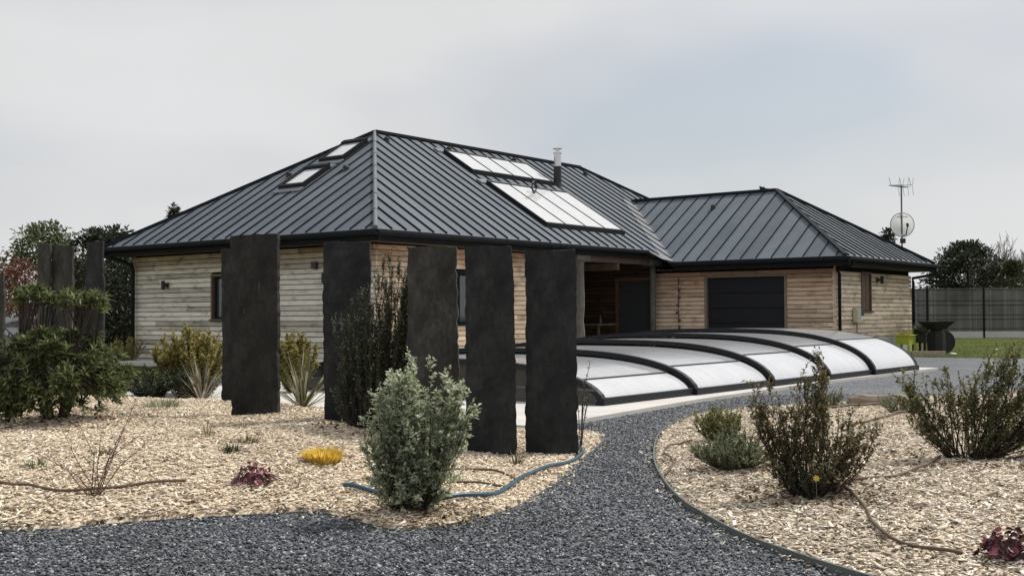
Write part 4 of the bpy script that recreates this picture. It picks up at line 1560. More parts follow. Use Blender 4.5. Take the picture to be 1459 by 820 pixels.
# ------------------------------------------------------------------ plants
class Plant:
    def __init__(self, seed):
        self.r = random.Random(seed)
        self.stems = MB()
        self.LV = []
        self.nv = 0
    def leaf(self, p, d, L_, w_, droop=.15, roll=None):
        """pointed leaf: 4 verts, 2 triangles, slightly folded"""
        d = d.normalized()
        side = d.cross(Vector((0, 0, 1)))
        if side.length < .1:
            side = d.cross(Vector((1, 0, 0)))
        side.normalize()
        up = side.cross(d)
        a = self.r.uniform(-1.0, 1.0) if roll is None else roll
        s2 = side * math.cos(a) + up * math.sin(a)
        u2 = up * math.cos(a) - side * math.sin(a)
        m = p + d * (L_ * .45) + u2 * (L_ * .06)
        tip = p + d * L_ - Vector((0, 0, droop * L_))
        self.LV.append((p, m + s2 * (w_ / 2) + u2 * (w_ * .12), tip, m - s2 * (w_ / 2) + u2 * (w_ * .12)))
    def blade(self, p, d, L_, w_, droop):
        d = d.normalized()
        side = d.cross(Vector((0, 0, 1)))
        if side.length < .05:
            side = Vector((1, 0, 0))
        side.normalize()
        q = p + d * (L_ * .55) - Vector((0, 0, droop * L_ * .2))
        t = p + d * L_ - Vector((0, 0, droop * L_))
        self.LV.append((p - side * w_ * .5, p + side * w_ * .5, q + side * w_ * .42, q - side * w_ * .42))
        self.LV.append((q - side * w_ * .42, q + side * w_ * .42, t + side * .001, t - side * .001))
    def finish(self, root, leafmat, stemmat='stem', name='foliage', stuff=False):
        if self.LV:
            V = np.array([[tuple(p) for p in q] for q in self.LV], dtype=np.float32)
            n_ = len(V)
            F = np.arange(n_ * 4).reshape(-1, 4)
            fast_mesh(name, V.reshape(-1, 3), F, leafmat, root)
        if self.stems.f:
            self.stems.build('stems', stemmat, root)
        self.LV = []
    def rdir(self, az=None, el=None):
        az = self.r.uniform(0, 2 * PI) if az is None else az
        el = self.r.uniform(-.3, 1.2) if el is None else el
        return Vector((math.cos(az) * math.cos(el), math.sin(az) * math.cos(el), math.sin(el)))

def shrub(name, label, cat, x, y, H, R, seed, leafmat, stemmat, nstem, ntwig, nleaf, L_, w_, open_=.55, upright=.7, leaf_el=.6, low=.15, group=None, z=None, base_r=.05, stem_r=.007, clusters=False, bow=.22, hmin=.55):
    zz = bed_z(x, y) if z is None else z
    root = thing(name, label, cat, (x, y, zz), 0, group)
    P = Plant(seed)
    r = P.r
    for i in range(nstem):
        az = 2 * PI * (i + r.uniform(0, .9)) / nstem
        rad = R * math.sqrt(r.uniform(.02, 1.0))
        hh = H * (r.uniform(hmin, 1.0) if rad < R * .6 else r.uniform(hmin * .8, .88))
        hh *= (1 - (rad / R) ** 2 * (1 - upright) * .9)
        b0 = Vector((math.cos(az) * base_r * r.random(), math.sin(az) * base_r * r.random(), -.02))
        tip = Vector((math.cos(az) * rad, math.sin(az) * rad, hh))
        mid = b0.lerp(tip, .5) + Vector((math.cos(az) * rad * bow, math.sin(az) * rad * bow, -hh * .02)) + Vector((r.uniform(-.03, .03), r.uniform(-.03, .03), 0))
        pts = []
        for k_ in range(7):
            t = k_ / 6
            q = b0 * (1 - t) ** 2 + mid * 2 * t * (1 - t) + tip * t * t
            q = q + Vector((r.uniform(-1, 1), r.uniform(-1, 1), 0)) * .010 * (t > 0)
            pts.append(q)
        P.stems.tube(pts, [stem_r * (1 - .8 * k_ / 6) for k_ in range(7)], 5)
        for k_ in range(ntwig):
            t = low + (1 - low) * (k_ + r.random()) / ntwig
            i0 = min(int(t * 6), 5)
            q = pts[i0].lerp(pts[i0 + 1], t * 6 - i0)
            dd = (pts[i0 + 1] - pts[i0]).normalized()
            out = P.rdir(el=r.uniform(-.1, .8))
            td = (dd * open_ + out * (1 - open_) * 1.2).normalized()
            tl = R * r.uniform(.14, .38) * (1.05 - .5 * t)
            e = q + td * tl + Vector((0, 0, tl * .2))
            P.stems.tube([q, q.lerp(e, .5) + Vector((0, 0, -.004)), e], [stem_r * .42, stem_r * .3, stem_r * .16], 4, False)
            for j in range(nleaf):
                u_ = (j + r.random()) / nleaf
                if clusters:
                    u_ = u_ ** .5
                lp = q.lerp(e, u_)
                ld = (td * leaf_el + P.rdir(el=r.uniform(-.5, 1.0))).normalized()
                P.leaf(lp, ld, L_ * r.uniform(.6, 1.15), w_ * r.uniform(.7, 1.15))
    P.finish(root, leafmat, stemmat)
    return root

def lobed_shrub(name, label, cat, x, y, lobes, seed, leafmat, stemmat, per, nleaf, L_, w_, depth=.8, base_r=.08, stem_r=.006, twig=.10, up=.5, tail=.45):
    """woody stems reach into egg-shaped lobes (cx, cz, rx, rz, weight) that give the shrub its own outline"""
    root = thing(name, label, cat, (x, y, bed_z(x, y)))
    P = Plant(seed)
    r = P.r
    for cx, cz, rx, rz, wt in lobes:
        ry = min(rx * depth, .34)
        for k_ in range(int(per * wt)):
            u_ = r.random() ** .42
            d = P.rdir(el=math.asin(r.uniform(-1, 1)))
            tip = Vector((cx + d.x * rx * u_, d.y * ry * u_, max(.03, cz + d.z * rz * u_)))
            az = math.atan2(tip.y, tip.x)
            b0 = Vector((math.cos(az) * base_r * r.random(), math.sin(az) * base_r * r.random(), -.02))
            hz = math.hypot(tip.x, tip.y)
            mid = b0.lerp(tip, .5) + Vector((tip.x * .16 + r.uniform(-.03, .03), tip.y * .16 + r.uniform(-.03, .03), -.06 * hz))
            pts = []
            for q_ in range(6):
                t = q_ / 5
                pts.append(b0 * (1 - t) ** 2 + mid * 2 * t * (1 - t) + tip * t * t + Vector((r.uniform(-1, 1), r.uniform(-1, 1), r.uniform(-1, 1))) * .006 * (t > 0))
            P.stems.tube(pts, [stem_r * (1 - .82 * q_ / 5) for q_ in range(6)], 4, False)
            ln = (tip - b0).length
            n_tw = 1 + int(ln * tail / .035)
            for j in range(n_tw):
                t = 1 - tail * r.random() ** 1.2
                i0 = min(int(t * 5), 4)
                q = pts[i0].lerp(pts[i0 + 1], t * 5 - i0)
                dd = (pts[i0 + 1] - pts[i0]).normalized()
                td = (dd * up + P.rdir(el=r.uniform(-.4, 1.0)) * (1 - up)).normalized()
                e = q + td * twig * r.uniform(.4, 1.1)
                e.z = max(e.z, .012)
                P.stems.tube([q, e], [stem_r * .35, stem_r * .15], 3, False)
                big = r.uniform(.65, 1.2)
                for m__ in range(nleaf):
                    lp = q.lerp(e, (m__ + r.random()) / nleaf)
                    ld = (td * .55 + P.rdir(el=r.uniform(-.5, 1.1))).normalized()
                    P.leaf(lp, ld, L_ * big * r.uniform(.6, 1.15), w_ * big * r.uniform(.7, 1.2))
    P.finish(root, leafmat, stemmat)
    return root

# silver-leaved bush
lobed_shrub('silver_bush', 'bushy silver-green shrub growing beside the blue hose', 'shrub', -.575, 6.43, [(-.02, .64, .18, .25, 1.0), (-.10, .55, .17, .22, .6), (.21, .54, .14, .20, .6), (.31, .58, .06, .11, .10), (-.25, .46, .07, .06, .12), (.03, .34, .23, .20, 1.0), (-.12, .24, .18, .17, .8), (.13, .20, .17, .14, .7), (-.02, .09, .22, .08, 1.0)], 21, 'l_silver', 'stem_dark', 38, 10, .038, .0155, base_r=.09, stem_r=.0045, twig=.085, tail=.6)
lobed_shrub('dark_wispy_shrub', 'tall dark wispy rosemary-like shrub in front of a black slate slab', 'shrub', -1.17, 9.30, [(-.06, .25, .28, .25, .9), (-.02, .62, .26, .36, .8), (.05, 1.02, .18, .34, .42), (.11, 1.34, .10, .16, .10), (-.15, .88, .14, .30, .22), (.30, .95, .17, .42, .5), (.36, 1.25, .11, .24, .18), (.44, .70, .16, .36, .42)], 22, 'l_rosemary', 'stem_dark', 52, 12, .034, .010, base_r=.18, stem_r=.006, twig=.12, up=.75, tail=.6)
lobed_shrub('bronze_shrub', 'sparse bronze-leaved shrub in front of the pool enclosure, drip pipe at its foot', 'shrub', 1.76, 6.72, [(.0, .64, .12, .20, .5), (.05, .80, .06, .09, .10), (-.23, .52, .15, .17, .5), (-.36, .44, .12, .07, .14), (.02, .40, .31, .18, 1.0), (.26, .36, .15, .18, .5), (.0, .15, .33, .13, 1.5)], 23, 'l_bronze', 'stem_dark', 32, 7, .032, .015, base_r=.12, stem_r=.004, twig=.085, up=.6, tail=.62)
lobed_shrub('bronze_shrub', 'wide dark olive shrub in front of the lawn and gravel', 'shrub', 3.25, 8.10, [(-.40, .47, .17, .14, .45), (-.30, .24, .18, .10, .35), (.02, .52, .24, .18, .75), (.28, .66, .16, .18, .55), (.22, .36, .32, .17, .95), (.62, .55, .24, .24, .9), (.06, .13, .28, .12, .7), (.55, .25, .25, .16, .5)], 24, 'l_bronze2', 'stem_dark', 32, 7, .036, .017, base_r=.14, stem_r=.0045, twig=.10, up=.6, tail=.62)
shrub('dark_low_shrub', 'dark low shrub growing right against the foot of the bronze shrub', 'shrub', 1.74, 6.64, .27, .20, 25, 'l_hedge', 'stem_dark', 26, 7, 9, .024, .008, .5, .6, .5, .05)
shrub('sage_shrub', 'low spreading grey-green shrub beside the bronze shrub', 'shrub', 1.54, 7.98, .28, .28, 26, 'l_sage', 'stem', 56, 12, 14, .028, .009, .6, .5, .7, .1)
shrub('upright_herb', 'yellow-green upright herb near the curved metal edging', 'shrub', 1.78, 9.80, .29, .22, 27, 'l_lime', 'stem', 46, 11, 14, .030, .011, .75, .9, .8, .08)
shrub('low_green_shrub', 'small low green shrub at the end of a drip pipe', 'shrub', 4.05, 11.9, .20, .30, 28, 'l_sage', 'stem', 24, 7, 10, .03, .010, .6, .6, .6, .08)
shrub('low_green_shrub', 'small rounded grey-green clump behind the bronze shrub by the bed edge', 'shrub', 3.50, 12.6, .24, .26, 29, 'l_sage', 'stem', 20, 7, 10, .03, .010, .6, .6, .6, .08)
shrub('ball_herb', 'tiny ball-shaped herb close to the gravel edge', 'plant', 2.49, 11.5, .13, .10, 30, 'l_sage', 'stem', 16, 5, 8, .022, .008, .6, .8, .6, .05)
shrub('ochre_shrub', 'rounded yellow-green shrub in front of the silvered plank wall', 'shrub', -4.60, 16.2, 1.00, .50, 31, 'l_tuft', 'stem', 90, 18, 18, .060, .024, .7, .95, .8, .25, z=-.02, stem_r=.009)
shrub('ochre_shrub', 'yellow-green shrub against the plank wall, between two slate slabs', 'shrub', -3.15, 16.4, .98, .34, 32, 'l_tuft', 'stem', 64, 16, 16, .060, .024, .7, .95, .8, .25, z=-.02, stem_r=.009)
shrub('ochre_shrub', 'small reddish tuft at the foot of the house corner downpipe', 'shrub', -9.6, 28.3, .75, .42, 33, 'l_tuft', 'stem', 26, 9, 10, .08, .016, .7, .9, .8, .1, z=-.03, stem_r=.009)
for (x_, y_, H_, R_, lab, sd) in ((-5.6, 15.7, .52, .46, 'dark green low shrub at the house corner behind the mulch', 34), (-4.95, 15.55, .50, .42, 'dark green low shrub under the yellow-green rounded shrub', 35), (-4.35, 15.4, .46, .40, 'dark green low shrub at the foot of the dry yucca', 36), (-6.3, 15.9, .56, .5, 'dark green low shrub showing behind the rhododendron', 37)):
    shrub('dark_green_shrub', lab, 'shrub', x_, y_, H_, R_, sd, 'l_hedge', 'stem_dark', 40, 9, 12, .05, .018, .55, .75, .5, .05, z=.0)

# rhododendron: whorls of long leaves at branch ends
def rhododendron(x, y, seed):
    root = thing('rhododendron', 'large leathery-leaved rhododendron with two raised leafy tiers on the mulch mound', 'shrub', (x, y, bed_z(x, y)))
    P = Plant(seed)
    r = P.r
    def whorl(c, axis, n_, L_):
        for k_ in range(n_):
            az = 2 * PI * k_ / n_ + r.uniform(-.3, .3)
            a = axis.orthogonal().normalized()
            b_ = axis.cross(a)
            rad = a * math.cos(az) + b_ * math.sin(az)
            d = (rad + axis * r.uniform(.25, 1.3)).normalized()
            P.leaf(c, d, L_ * r.uniform(.75, 1.15), L_ * r.uniform(.20, .26), .06, roll=r.uniform(-.3, .3))
    ends = []
    tr = []
    for k_ in range(6):
        az = 2 * PI * k_ / 6 + .3
        p0 = Vector((math.cos(az) * .05, math.sin(az) * .05, -.05))
        p1 = Vector((math.cos(az) * .16, math.sin(az) * .16, .25))
        p2 = Vector((math.cos(az) * .28, math.sin(az) * .28, .5))
        P.stems.tube([p0, p1, p2], [.022, .018, .012], 6)
        tr.append(p2)
    # main dome
    for k_ in range(300):
        az = r.uniform(0, 2 * PI)
        u_ = r.random()
        el = math.asin(u_ ** .8)
        q = Vector((math.cos(az) * math.cos(el) * .63, math.sin(az) * math.cos(el) * .55, .18 + math.sin(el) * .56))
        q = q * r.uniform(.72, 1.04)
        q.z = max(q.z, .10)
        ends.append((q, Vector((q.x, q.y, (q.z - .1) * 1.3 + .12)).normalized()))
    # raised tiers
    for cx, cz, rx, nn in ((-.16, 1.05, .25, 34), (.23, 1.02, .22, 28)):
        for k_ in range(nn):
            az = r.uniform(0, 2 * PI)
            rr = math.sqrt(r.random())
            q = Vector((cx + math.cos(az) * rr * rx, math.sin(az) * rr * .2, cz + r.uniform(-.05, .06) - rr * .06))
            ends.append((q, (Vector((math.cos(az) * rr, math.sin(az) * rr, .8))).normalized()))
    # low skirt on the left
    for k_ in range(50):
        q = Vector((r.uniform(-.9, -.3), r.uniform(-.35, .3), r.uniform(.10, .62)))
        ends.append((q, P.rdir(el=r.uniform(.1, 1.0))))
    for k_ in range(70):
        az = r.uniform(0, 2 * PI)
        rr_ = r.uniform(.36, .62)
        q = Vector((math.cos(az) * rr_, math.sin(az) * rr_ * .85, r.uniform(.07, .34)))
        ends.append((q, Vector((math.cos(az), math.sin(az), r.uniform(.3, 1.2))).normalized()))
    for k_ in range(14):
        q = Vector((r.uniform(-.45, -.05), r.uniform(-.45, -.2), r.uniform(.05, .14)))
        ends.append((q, P.rdir(el=r.uniform(.4, 1.2))))
    for q, ax in ends:
        b0 = min(tr, key=lambda t: (t - q).length)
        P.stems.tube([b0, b0.lerp(q, .5) + Vector((0, 0, -.03)), q], [.008, .006, .004], 4, False)
        whorl(q, ax, r.randint(10, 14), .092)
        if r.random() < .8:
            whorl(q - ax * .045, ax, 8, .085)
    P.finish(root, 'l_rhodo', 'stem_dark')
    return root
rhododendron(-3.80, 9.45, 41)

# spiky and tufted plants
def yucca(x, y, z, n_, L_, w_, mat, seed, label, elmin=.15, az0=0, az1=2 * PI, name='yucca', cat='yucca'):
    root = thing(name, label, cat, (x, y, z))
    P = Plant(seed)
    for k_ in range(n_):
        az = P.r.uniform(az0, az1)
        el = P.r.uniform(elmin, 1.45)
        d = P.rdir(az, el)
        P.blade(Vector((P.r.uniform(-.02, .02), P.r.uniform(-.02, .02), -.01)), d, L_ * P.r.uniform(.7, 1.1), w_, .05 + .25 * P.r.random() * math.cos(el))
    P.stems.tube([(0, 0, -.03), (0, 0, .07)], [.04, .03], 8)
    P.finish(root, mat, 'stem')
    return root
yucca(-2.10, 11.35, bed_z(-2.10, 11.35), 74, .70, .026, 'l_yucca', 51, 'spiky green yucca between the broad brown slab and the dark wispy shrub')
yucca(-4.12, 15.05, .02, 60, .72, .026, 'l_dryyucca', 52, 'fan of dry cream yucca leaves beside the half hidden slate slab')
def tuft(name, label, cat, x, y, n_, L_, w_, mat, seed, elmin=.3, group=None, spread=.04):
    root = thing(name, label, cat, (x, y, bed_z(x, y)), 0, group)
    P = Plant(seed)
    for k_ in range(n_):
        az = P.r.uniform(0, 2 * PI)
        el = P.r.uniform(elmin, 1.4)
        rr = spread * math.sqrt(P.r.random())
        P.blade(Vector((rr * math.cos(az), rr * math.sin(az), -.006)), P.rdir(az, el), L_ * P.r.uniform(.6, 1.1), w_, .12)
    P.finish(root, mat)
    return root
tuft('grass_tuft', 'wide sage-grey tuft on the crest of the mulch mound', 'plant', -3.35, 10.9, 260, .13, .007, 'l_sage', 61, .2, None, .16)
tuft('grass_tuft', 'spidery dark sprig on the mulch below the scratched slab', 'plant', -2.28, 8.45, 46, .14, .006, 'l_bronze2', 62, .1, None, .03)
tuft('grass_tuft', 'small dark rosette on the mulch beside a flat dark one', 'plant', -1.92, 7.78, 90, .085, .010, 'l_hedge', 63, .2, None, .04)
tuft('grass_tuft', 'flat dark brown mat of leaves on the mulch beside a dark rosette', 'plant', -1.93, 8.25, 150, .06, .010, 'l_bronze', 64, .05, None, .09)
tuft('grass_tuft', 'little green cushion on the mulch left of the bare twigs', 'plant', -3.0, 7.15, 110, .06, .007, 'l_rhodo', 65, .2, None, .06)
tuft('grass_tuft', 'little olive cushion on the mulch behind the bare twigs', 'plant', -2.72, 7.52, 110, .06, .007, 'l_bronze2', 66, .2, None, .07)
tuft('grass_tuft', 'thin brown sprig on the mulch just below the broad brown slab', 'plant', -2.14, 9.0, 40, .09, .006, 'l_bronze', 67, .1, None, .06)
tuft('grass_tuft', 'reddish spiky seedling at the gap between two black slabs', 'plant', .02, 8.40, 40, .13, .010, 'l_bronze', 68, .3, None, .03)
tuft('yellow_plant', 'bright golden-yellow low plant on the pale mulch', 'plant', -1.28, 7.66, 760, .115, .011, 'l_yellow', 69, .75, None, .105)
# tall weeds beside the hose end
root = thing('tall_weed', 'thin tall weed stems beside the black slab and hose end', 'plant', (.565, 9.45, bed_z(.565, 9.45)))
P = Plant(71)
for k_ in range(7):
    tip = Vector((P.r.uniform(-.05, .16), P.r.uniform(-.1, .1), P.r.uniform(.4, .95)))
    m_ = tip * .5 + Vector((P.r.uniform(-.03, .01), 0, .05))
    P.stems.tube([(0, 0, -.02), m_, tip], [.004, .003, .002], 4)
    for j_ in range(16):
        t = .35 + .65 * P.r.random()
        q = m_.lerp(tip, (t - .35) / .65)
        P.leaf(q, P.rdir(el=P.r.uniform(.3, 1.2)), .035, .008)
P.finish(root, 'l_rosemary', 'stem')
# bare twig shrub
root = thing('bare_twigs', 'leafless reddish twigs rising fan-like from the mulch over a drip pipe', 'shrub', (-2.42, 6.6, bed_z(-2.42, 6.6)))
P = Plant(72)
for dx_, hh, cv in ((-.16, .36, -.05), (-.08, .43, .03), (.03, .30, 0), (.20, .50, .05), (.12, .36, .02), (.30, .40, -.02), (-.30, .28, -.04), (-.05, .20, .02), (.08, .22, .03), (.24, .30, .04), (-.22, .22, -.03)):
    tip = Vector((dx_ * 1.25 + P.r.uniform(-.02, .02), P.r.uniform(-.1, .12), hh * 1.12))
    m_ = tip * .45 + Vector((-dx_ * .22 + cv, 0, .02))
    P.stems.tube([(P.r.uniform(-.03, .03), 0, -.02), m_, tip], [.0038, .0028, .0012], 4)
    for j_ in range(4):
        q = m_.lerp(tip, P.r.random())
        P.stems.tube([q, q + Vector((P.r.uniform(-.06, .06), P.r.uniform(-.04, .04), P.r.uniform(.03, .09)))], [.0016, .0008], 3, False)
for j_ in range(14):
    P.leaf(Vector((P.r.uniform(-.05, .05), P.r.uniform(-.03, .03), .01)), P.rdir(el=.6), .03, .012)
P.finish(root, 'l_bronze', 'twig')
# broad-leaved plum plants
def plum(x, y, R_, n_, size, seed, label):
    root = thing('plum_leaved_plant', label, 'plant', (x, y, bed_z(x, y)))
    P = Plant(seed)
    mbl = MB()
    for k_ in range(n_):
        az = P.r.uniform(0, 2 * PI)
        rr = R_ * math.sqrt(P.r.random())
        c = Vector((math.cos(az) * rr, math.sin(az) * rr, .022 + (1 - (rr / R_) ** 2) * R_ * .8 * P.r.uniform(.35, 1.2)))
        nrm = Vector((math.cos(az) * rr / R_ * .9, math.sin(az) * rr / R_ * .9, P.r.uniform(.25, 1))) + Vector((P.r.uniform(-.4, .4), P.r.uniform(-.4, .4), 0))
        nrm.normalize()
        a = nrm.orthogonal().normalized()
        b_ = nrm.cross(a)
        s_ = size * P.r.uniform(.6, 1.15)
        ring = []
        nn = 9
        for q in range(nn):
            t = 2 * PI * q / nn
            rad = s_ * (1 + .12 * math.sin(5 * t + k_)) * (1.15 if q == 0 else 1)
            ring.append(c + a * math.cos(t) * rad + b_ * math.sin(t) * rad * .8 + nrm * (.18 * s_ * math.cos(2 * t)))
        mbl.add([c - nrm * s_ * .15] + ring, [(0, 1 + q, 1 + (q + 1) % nn) for q in range(nn)])
        P.stems.tube([(0, 0, -.01), c * .5 + Vector((0, 0, .005)), c], .002, 3, False)
    mbl.build('leaves', 'l_plum', root)
    P.stems.build('stems', 'twig', root)
    return root
plum(-1.60, 7.03, .135, 70, .024, 81, 'small plum-coloured leafy plant with pink leaves on pale mulch')
plum(2.17, 4.98, .14, 100, .024, 82, 'burgundy broad-leaved plant on greyed mulch at the path side')
# lone yellow flower
root = thing('yellow_flower', 'single small yellow flower in front of the bronze shrub', 'flower', (1.72, 6.46, bed_z(1.72, 6.46)))
m_ = MB()
for k_ in range(7):
    a = 2 * PI * k_ / 7
    c = Vector((0, -.01, .145))
    m_.add([c, c + Vector((math.cos(a - .35) * .014, -.003, math.sin(a - .35) * .014)), c + Vector((math.cos(a) * .021, -.001, math.sin(a) * .021)), c + Vector((math.cos(a + .35) * .014, -.003, math.sin(a + .35) * .014))], [(0, 1, 2, 3)])
m_.build('petals', 'l_yellow', root)
m_ = MB()
m_.tube([(0, 0, -.01), (.003, -.004, .08), (0, -.006, .142)], .002, 4)
m_.build('stem', 'l_sage', root)

# ------------------------------------------------------------------ hoses and pipes
def smooth_line(pts, sub=6):
    return [(p.x, p.y) for p in catmull(np.array(pts), 0, len(pts), sub)]
def ground_pipe(name, pts, r, mat, label, cat, wob=0.0, group=None, ridges=False, lift=.012):
    sp = smooth_line(pts)
    rr = random.Random(len(pts) * 31 + int(r * 1e4))
    P_ = []
    for i, (x, y) in enumerate(sp):
        P_.append((x + rr.uniform(-wob, wob), y + rr.uniform(-wob, wob), bed_z(x, y) + r + lift + .006 * math.sin(i * .55)))
    m_ = MB()
    rad = r if not ridges else [r * (1 + (.06 if i % 2 else -.04)) for i in range(len(P_))]
    m_.tube(P_, rad, 8)
    return tag(m_.build(name, mat, smooth=True), label, cat, group)
ground_pipe('garden_hose', [(-1.04, 6.99), (-.89, 6.88), (-.71, 6.72), (-.54, 6.64), (-.34, 6.75), (-.13, 6.95), (0, 7.36), (.09, 7.83), (.25, 8.21), (.42, 8.55), (.54, 8.97), (.57, 9.35), (.55, 9.75), (.60, 10.2)], .0135, 'hose', 'blue garden hose lying in a curve across the mulch', 'hose', .003, None, True)
ground_pipe('drip_pipe', [(-3.6, 6.9), (-3.04, 6.74), (-2.89, 6.69), (-2.75, 6.65), (-2.54, 6.63), (-2.37, 6.72), (-2.19, 6.83), (-2.0, 6.96)], .009, 'drip', 'brown drip pipe passing the foot of the bare twigs', 'pipe')
ground_pipe('drip_pipe', [(-.61, 7.5), (-.43, 7.76), (-.2, 7.92), (-.04, 7.82), (.02, 7.56), (-.01, 7.3), (-.18, 7.29), (-.36, 7.27), (-.53, 7.17)], .008, 'drip', 'loop of brown drip pipe behind the blue hose', 'pipe')
ground_pipe('drip_pipe', [(1.98, 6.89), (1.93, 6.26), (1.82, 5.76), (1.81, 5.41), (1.91, 5.18), (2.01, 5.1)], .009, 'drip', 'drip pipe curving from the bronze shrub towards the burgundy plant', 'pipe')
ground_pipe('drip_pipe', [(1.95, 7.0), (2.18, 7.15), (2.56, 7.41), (3.02, 8.04)], .010, 'drip', 'drip pipe running between the bronze shrub and the wide olive shrub', 'pipe')
ground_pipe('drip_pipe', [(3.2, 12.1), (3.45, 12.31), (3.76, 12.57), (4.36, 13.19)], .013, 'drip', 'pale pipe in front of the flat brown stone', 'pipe', 0, None, False, .02)
ground_pipe('drip_pipe', [(3.1, 10.5), (3.41, 10.83), (3.74, 11.22), (4.23, 11.92)], .012, 'drip', 'pipe on the mulch in front of the small low green shrub', 'pipe')
ground_pipe('drip_pipe', [(1.05, 7.85), (1.14, 8.18), (1.2, 8.53), (1.21, 9.07), (1.28, 9.43), (1.4, 9.66), (1.54, 9.78)], .008, 'drip', 'thin snaking drip pipe near the yellow-green upright herb', 'pipe')
# flat stone at the back of the right bed
m_ = MB()
rr = random.Random(5)
v = []
for lvl, (sc, zz) in enumerate(((1.0, -.02), (1.0, .06), (.85, .10))):
    for k_ in range(14):
        a = 2 * PI * k_ / 14
        v.append((math.cos(a) * .36 * sc * (1 + .1 * math.sin(3 * a)), math.sin(a) * .22 * sc * (1 + .12 * math.cos(2 * a)), zz + .012 * math.sin(4 * a)))
f = [(l_ * 14 + k_, l_ * 14 + (k_ + 1) % 14, (l_ + 1) * 14 + (k_ + 1) % 14, (l_ + 1) * 14 + k_) for l_ in range(2) for k_ in range(14)]
f.append(tuple(28 + k_ for k_ in range(14)))
m_.add(v, f)
o = m_.build('flat_stone', 'stonebrown')
o.location = (4.35, 13.45, bed_z(4.35, 13.45))
tag(o, 'flat brown stone lying at the back of the mulch bed by the gravel', 'stone')

# ------------------------------------------------------------------ yard things by the garage end
def loc_house(x, y, z=0.0):
    p = W(x, y, z)
    return (p.x, p.y, z)
pl = thing('lime_planter', 'lime green plastic raised planter on legs against the garage end wall', 'planter', loc_house(15.55, -5.42), ROT)
m_ = MB()
m_.box(-.26, .26, -.2, .2, .26, .50)
m_.box(-.29, .29, -.23, .23, .50, .53)
m_.build('tray', 'lime', pl)
for sx in (-1, 1):
    for sy in (-1, 1):
        m_ = MB()
        m_.box(sx * .25 - .045, sx * .25 + .02, sy * .19 - .03, sy * .19 + .03, -.03, .259)
        m_.build('leg', 'lime', pl)
P = Plant(91)
for k_ in range(160):
    P.blade(Vector((P.r.uniform(-.22, .22), P.r.uniform(-.16, .16), .52)), P.rdir(el=P.r.uniform(.6, 1.5)), P.r.uniform(.08, .22), .014, .1)
P.finish(pl, 'l_tuft', name='plants')
pl = thing('dark_planter', 'dark plastic trough planter on legs between lime planter and fire pit', 'planter', loc_house(16.6, -5.55), ROT)
m_ = MB()
m_.box(-.34, .34, -.2, .2, .28, .52)
m_.box(-.36, .36, -.22, .22, .521, .545)
m_.build('tray', 'planter_dark', pl)
for sx in (-1, 1):
    for sy in (-1, 1):
        m_ = MB()
        m_.box(sx * .28 - .03, sx * .28 + .03, sy * .16 - .03, sy * .16 + .03, -.03, .279)
        m_.build('leg', 'planter_dark', pl)
P = Plant(92)
for k_ in range(240):
    P.blade(Vector((P.r.uniform(-.34, .1), P.r.uniform(-.16, .16), .53)), P.rdir(el=P.r.uniform(.5, 1.5)), P.r.uniform(.15, .45), .02, .15)
P.finish(pl, 'l_hedge', name='plants')
fp = thing('fire_pit', 'black steel fire pit with wide flared bowl on a round body, by the lawn', 'fire pit', (11.97, 32.0, -.03), .3)
m_ = MB()
m_.lathe([(.24, .0), (.25, .02), (.26, .30), (.24, .58), (.15, .70)], 0, 0, 8)
m_.build('body', 'rust', fp)
m_ = MB()
m_.add([(-.17, -.17, .70), (.17, -.17, .70), (.17, .17, .70), (-.17, .17, .70), (-.36, -.36, .93), (.36, -.36, .93), (.36, .36, .93), (-.36, .36, .93), (-.33, -.33, .93), (.33, -.33, .93), (.33, .33, .93), (-.33, .33, .93), (-.15, -.15, .73), (.15, -.15, .73), (.15, .15, .73), (-.15, .15, .73)],
       [(0, 3, 2, 1), (0, 1, 5, 4), (1, 2, 6, 5), (2, 3, 7, 6), (3, 0, 4, 7), (4, 5, 9, 8), (5, 6, 10, 9), (6, 7, 11, 10), (7, 4, 8, 11), (8, 9, 13, 12), (9, 10, 14, 13), (10, 11, 15, 14), (11, 8, 12, 15), (12, 13, 14, 15)])
m_.build('bowl', 'rust', fp)
wd = thing('hose_drum', 'round dark drum standing on edge behind the fire pit', 'drum', (12.42, 32.75, -.03), .1)
m_ = MB()
for yy, r_ in ((-.12, .33), (.10, .33)):
    vv = []
    for q in (yy, yy + .03):
        for k_ in range(24):
            a = 2 * PI * k_ / 24
            vv.append((r_ * math.cos(a), q, .33 + r_ * math.sin(a)))
    m_.add(vv, [(k_, (k_ + 1) % 24, 24 + (k_ + 1) % 24, 24 + k_) for k_ in range(24)] + [tuple(range(23, -1, -1)), tuple(range(24, 48))])
m_.build('flange', 'rust', wd)
m_ = MB()
m_.tube([(0, -.09, .33), (0, .10, .33)], .17, 16)
m_.build('core', 'rubber', wd)
rr = random.Random(8)
for i, (x_, y_, s_) in enumerate(((11.46, 31.7, .11), (11.72, 31.55, .09), (12.22, 31.45, .08))):
    m_ = MB()
    prof_ = [(s_ * .5, 0), (s_, s_ * .35), (s_ * .85, s_ * .8), (s_ * .3, s_)]
    m_.lathe(prof_, 0, 0, 9)
    o = m_.build('pale_pebble', 'white')
    o.location = (x_, y_, -.032)
    o.scale = (1.3, .9, .8)
    tag(o, 'pale rounded stone on the grass at the foot of the fire pit', 'stone', 'pale stones round the fire pit')
m_ = MB()
m_.beam((10.95, 31.15, .03), (11.85, 31.05, .03), .16, .12)
o = m_.build('flat_board', 'log')
tag(o, 'pale board lying on the grass between lime planter and fire pit', 'board')
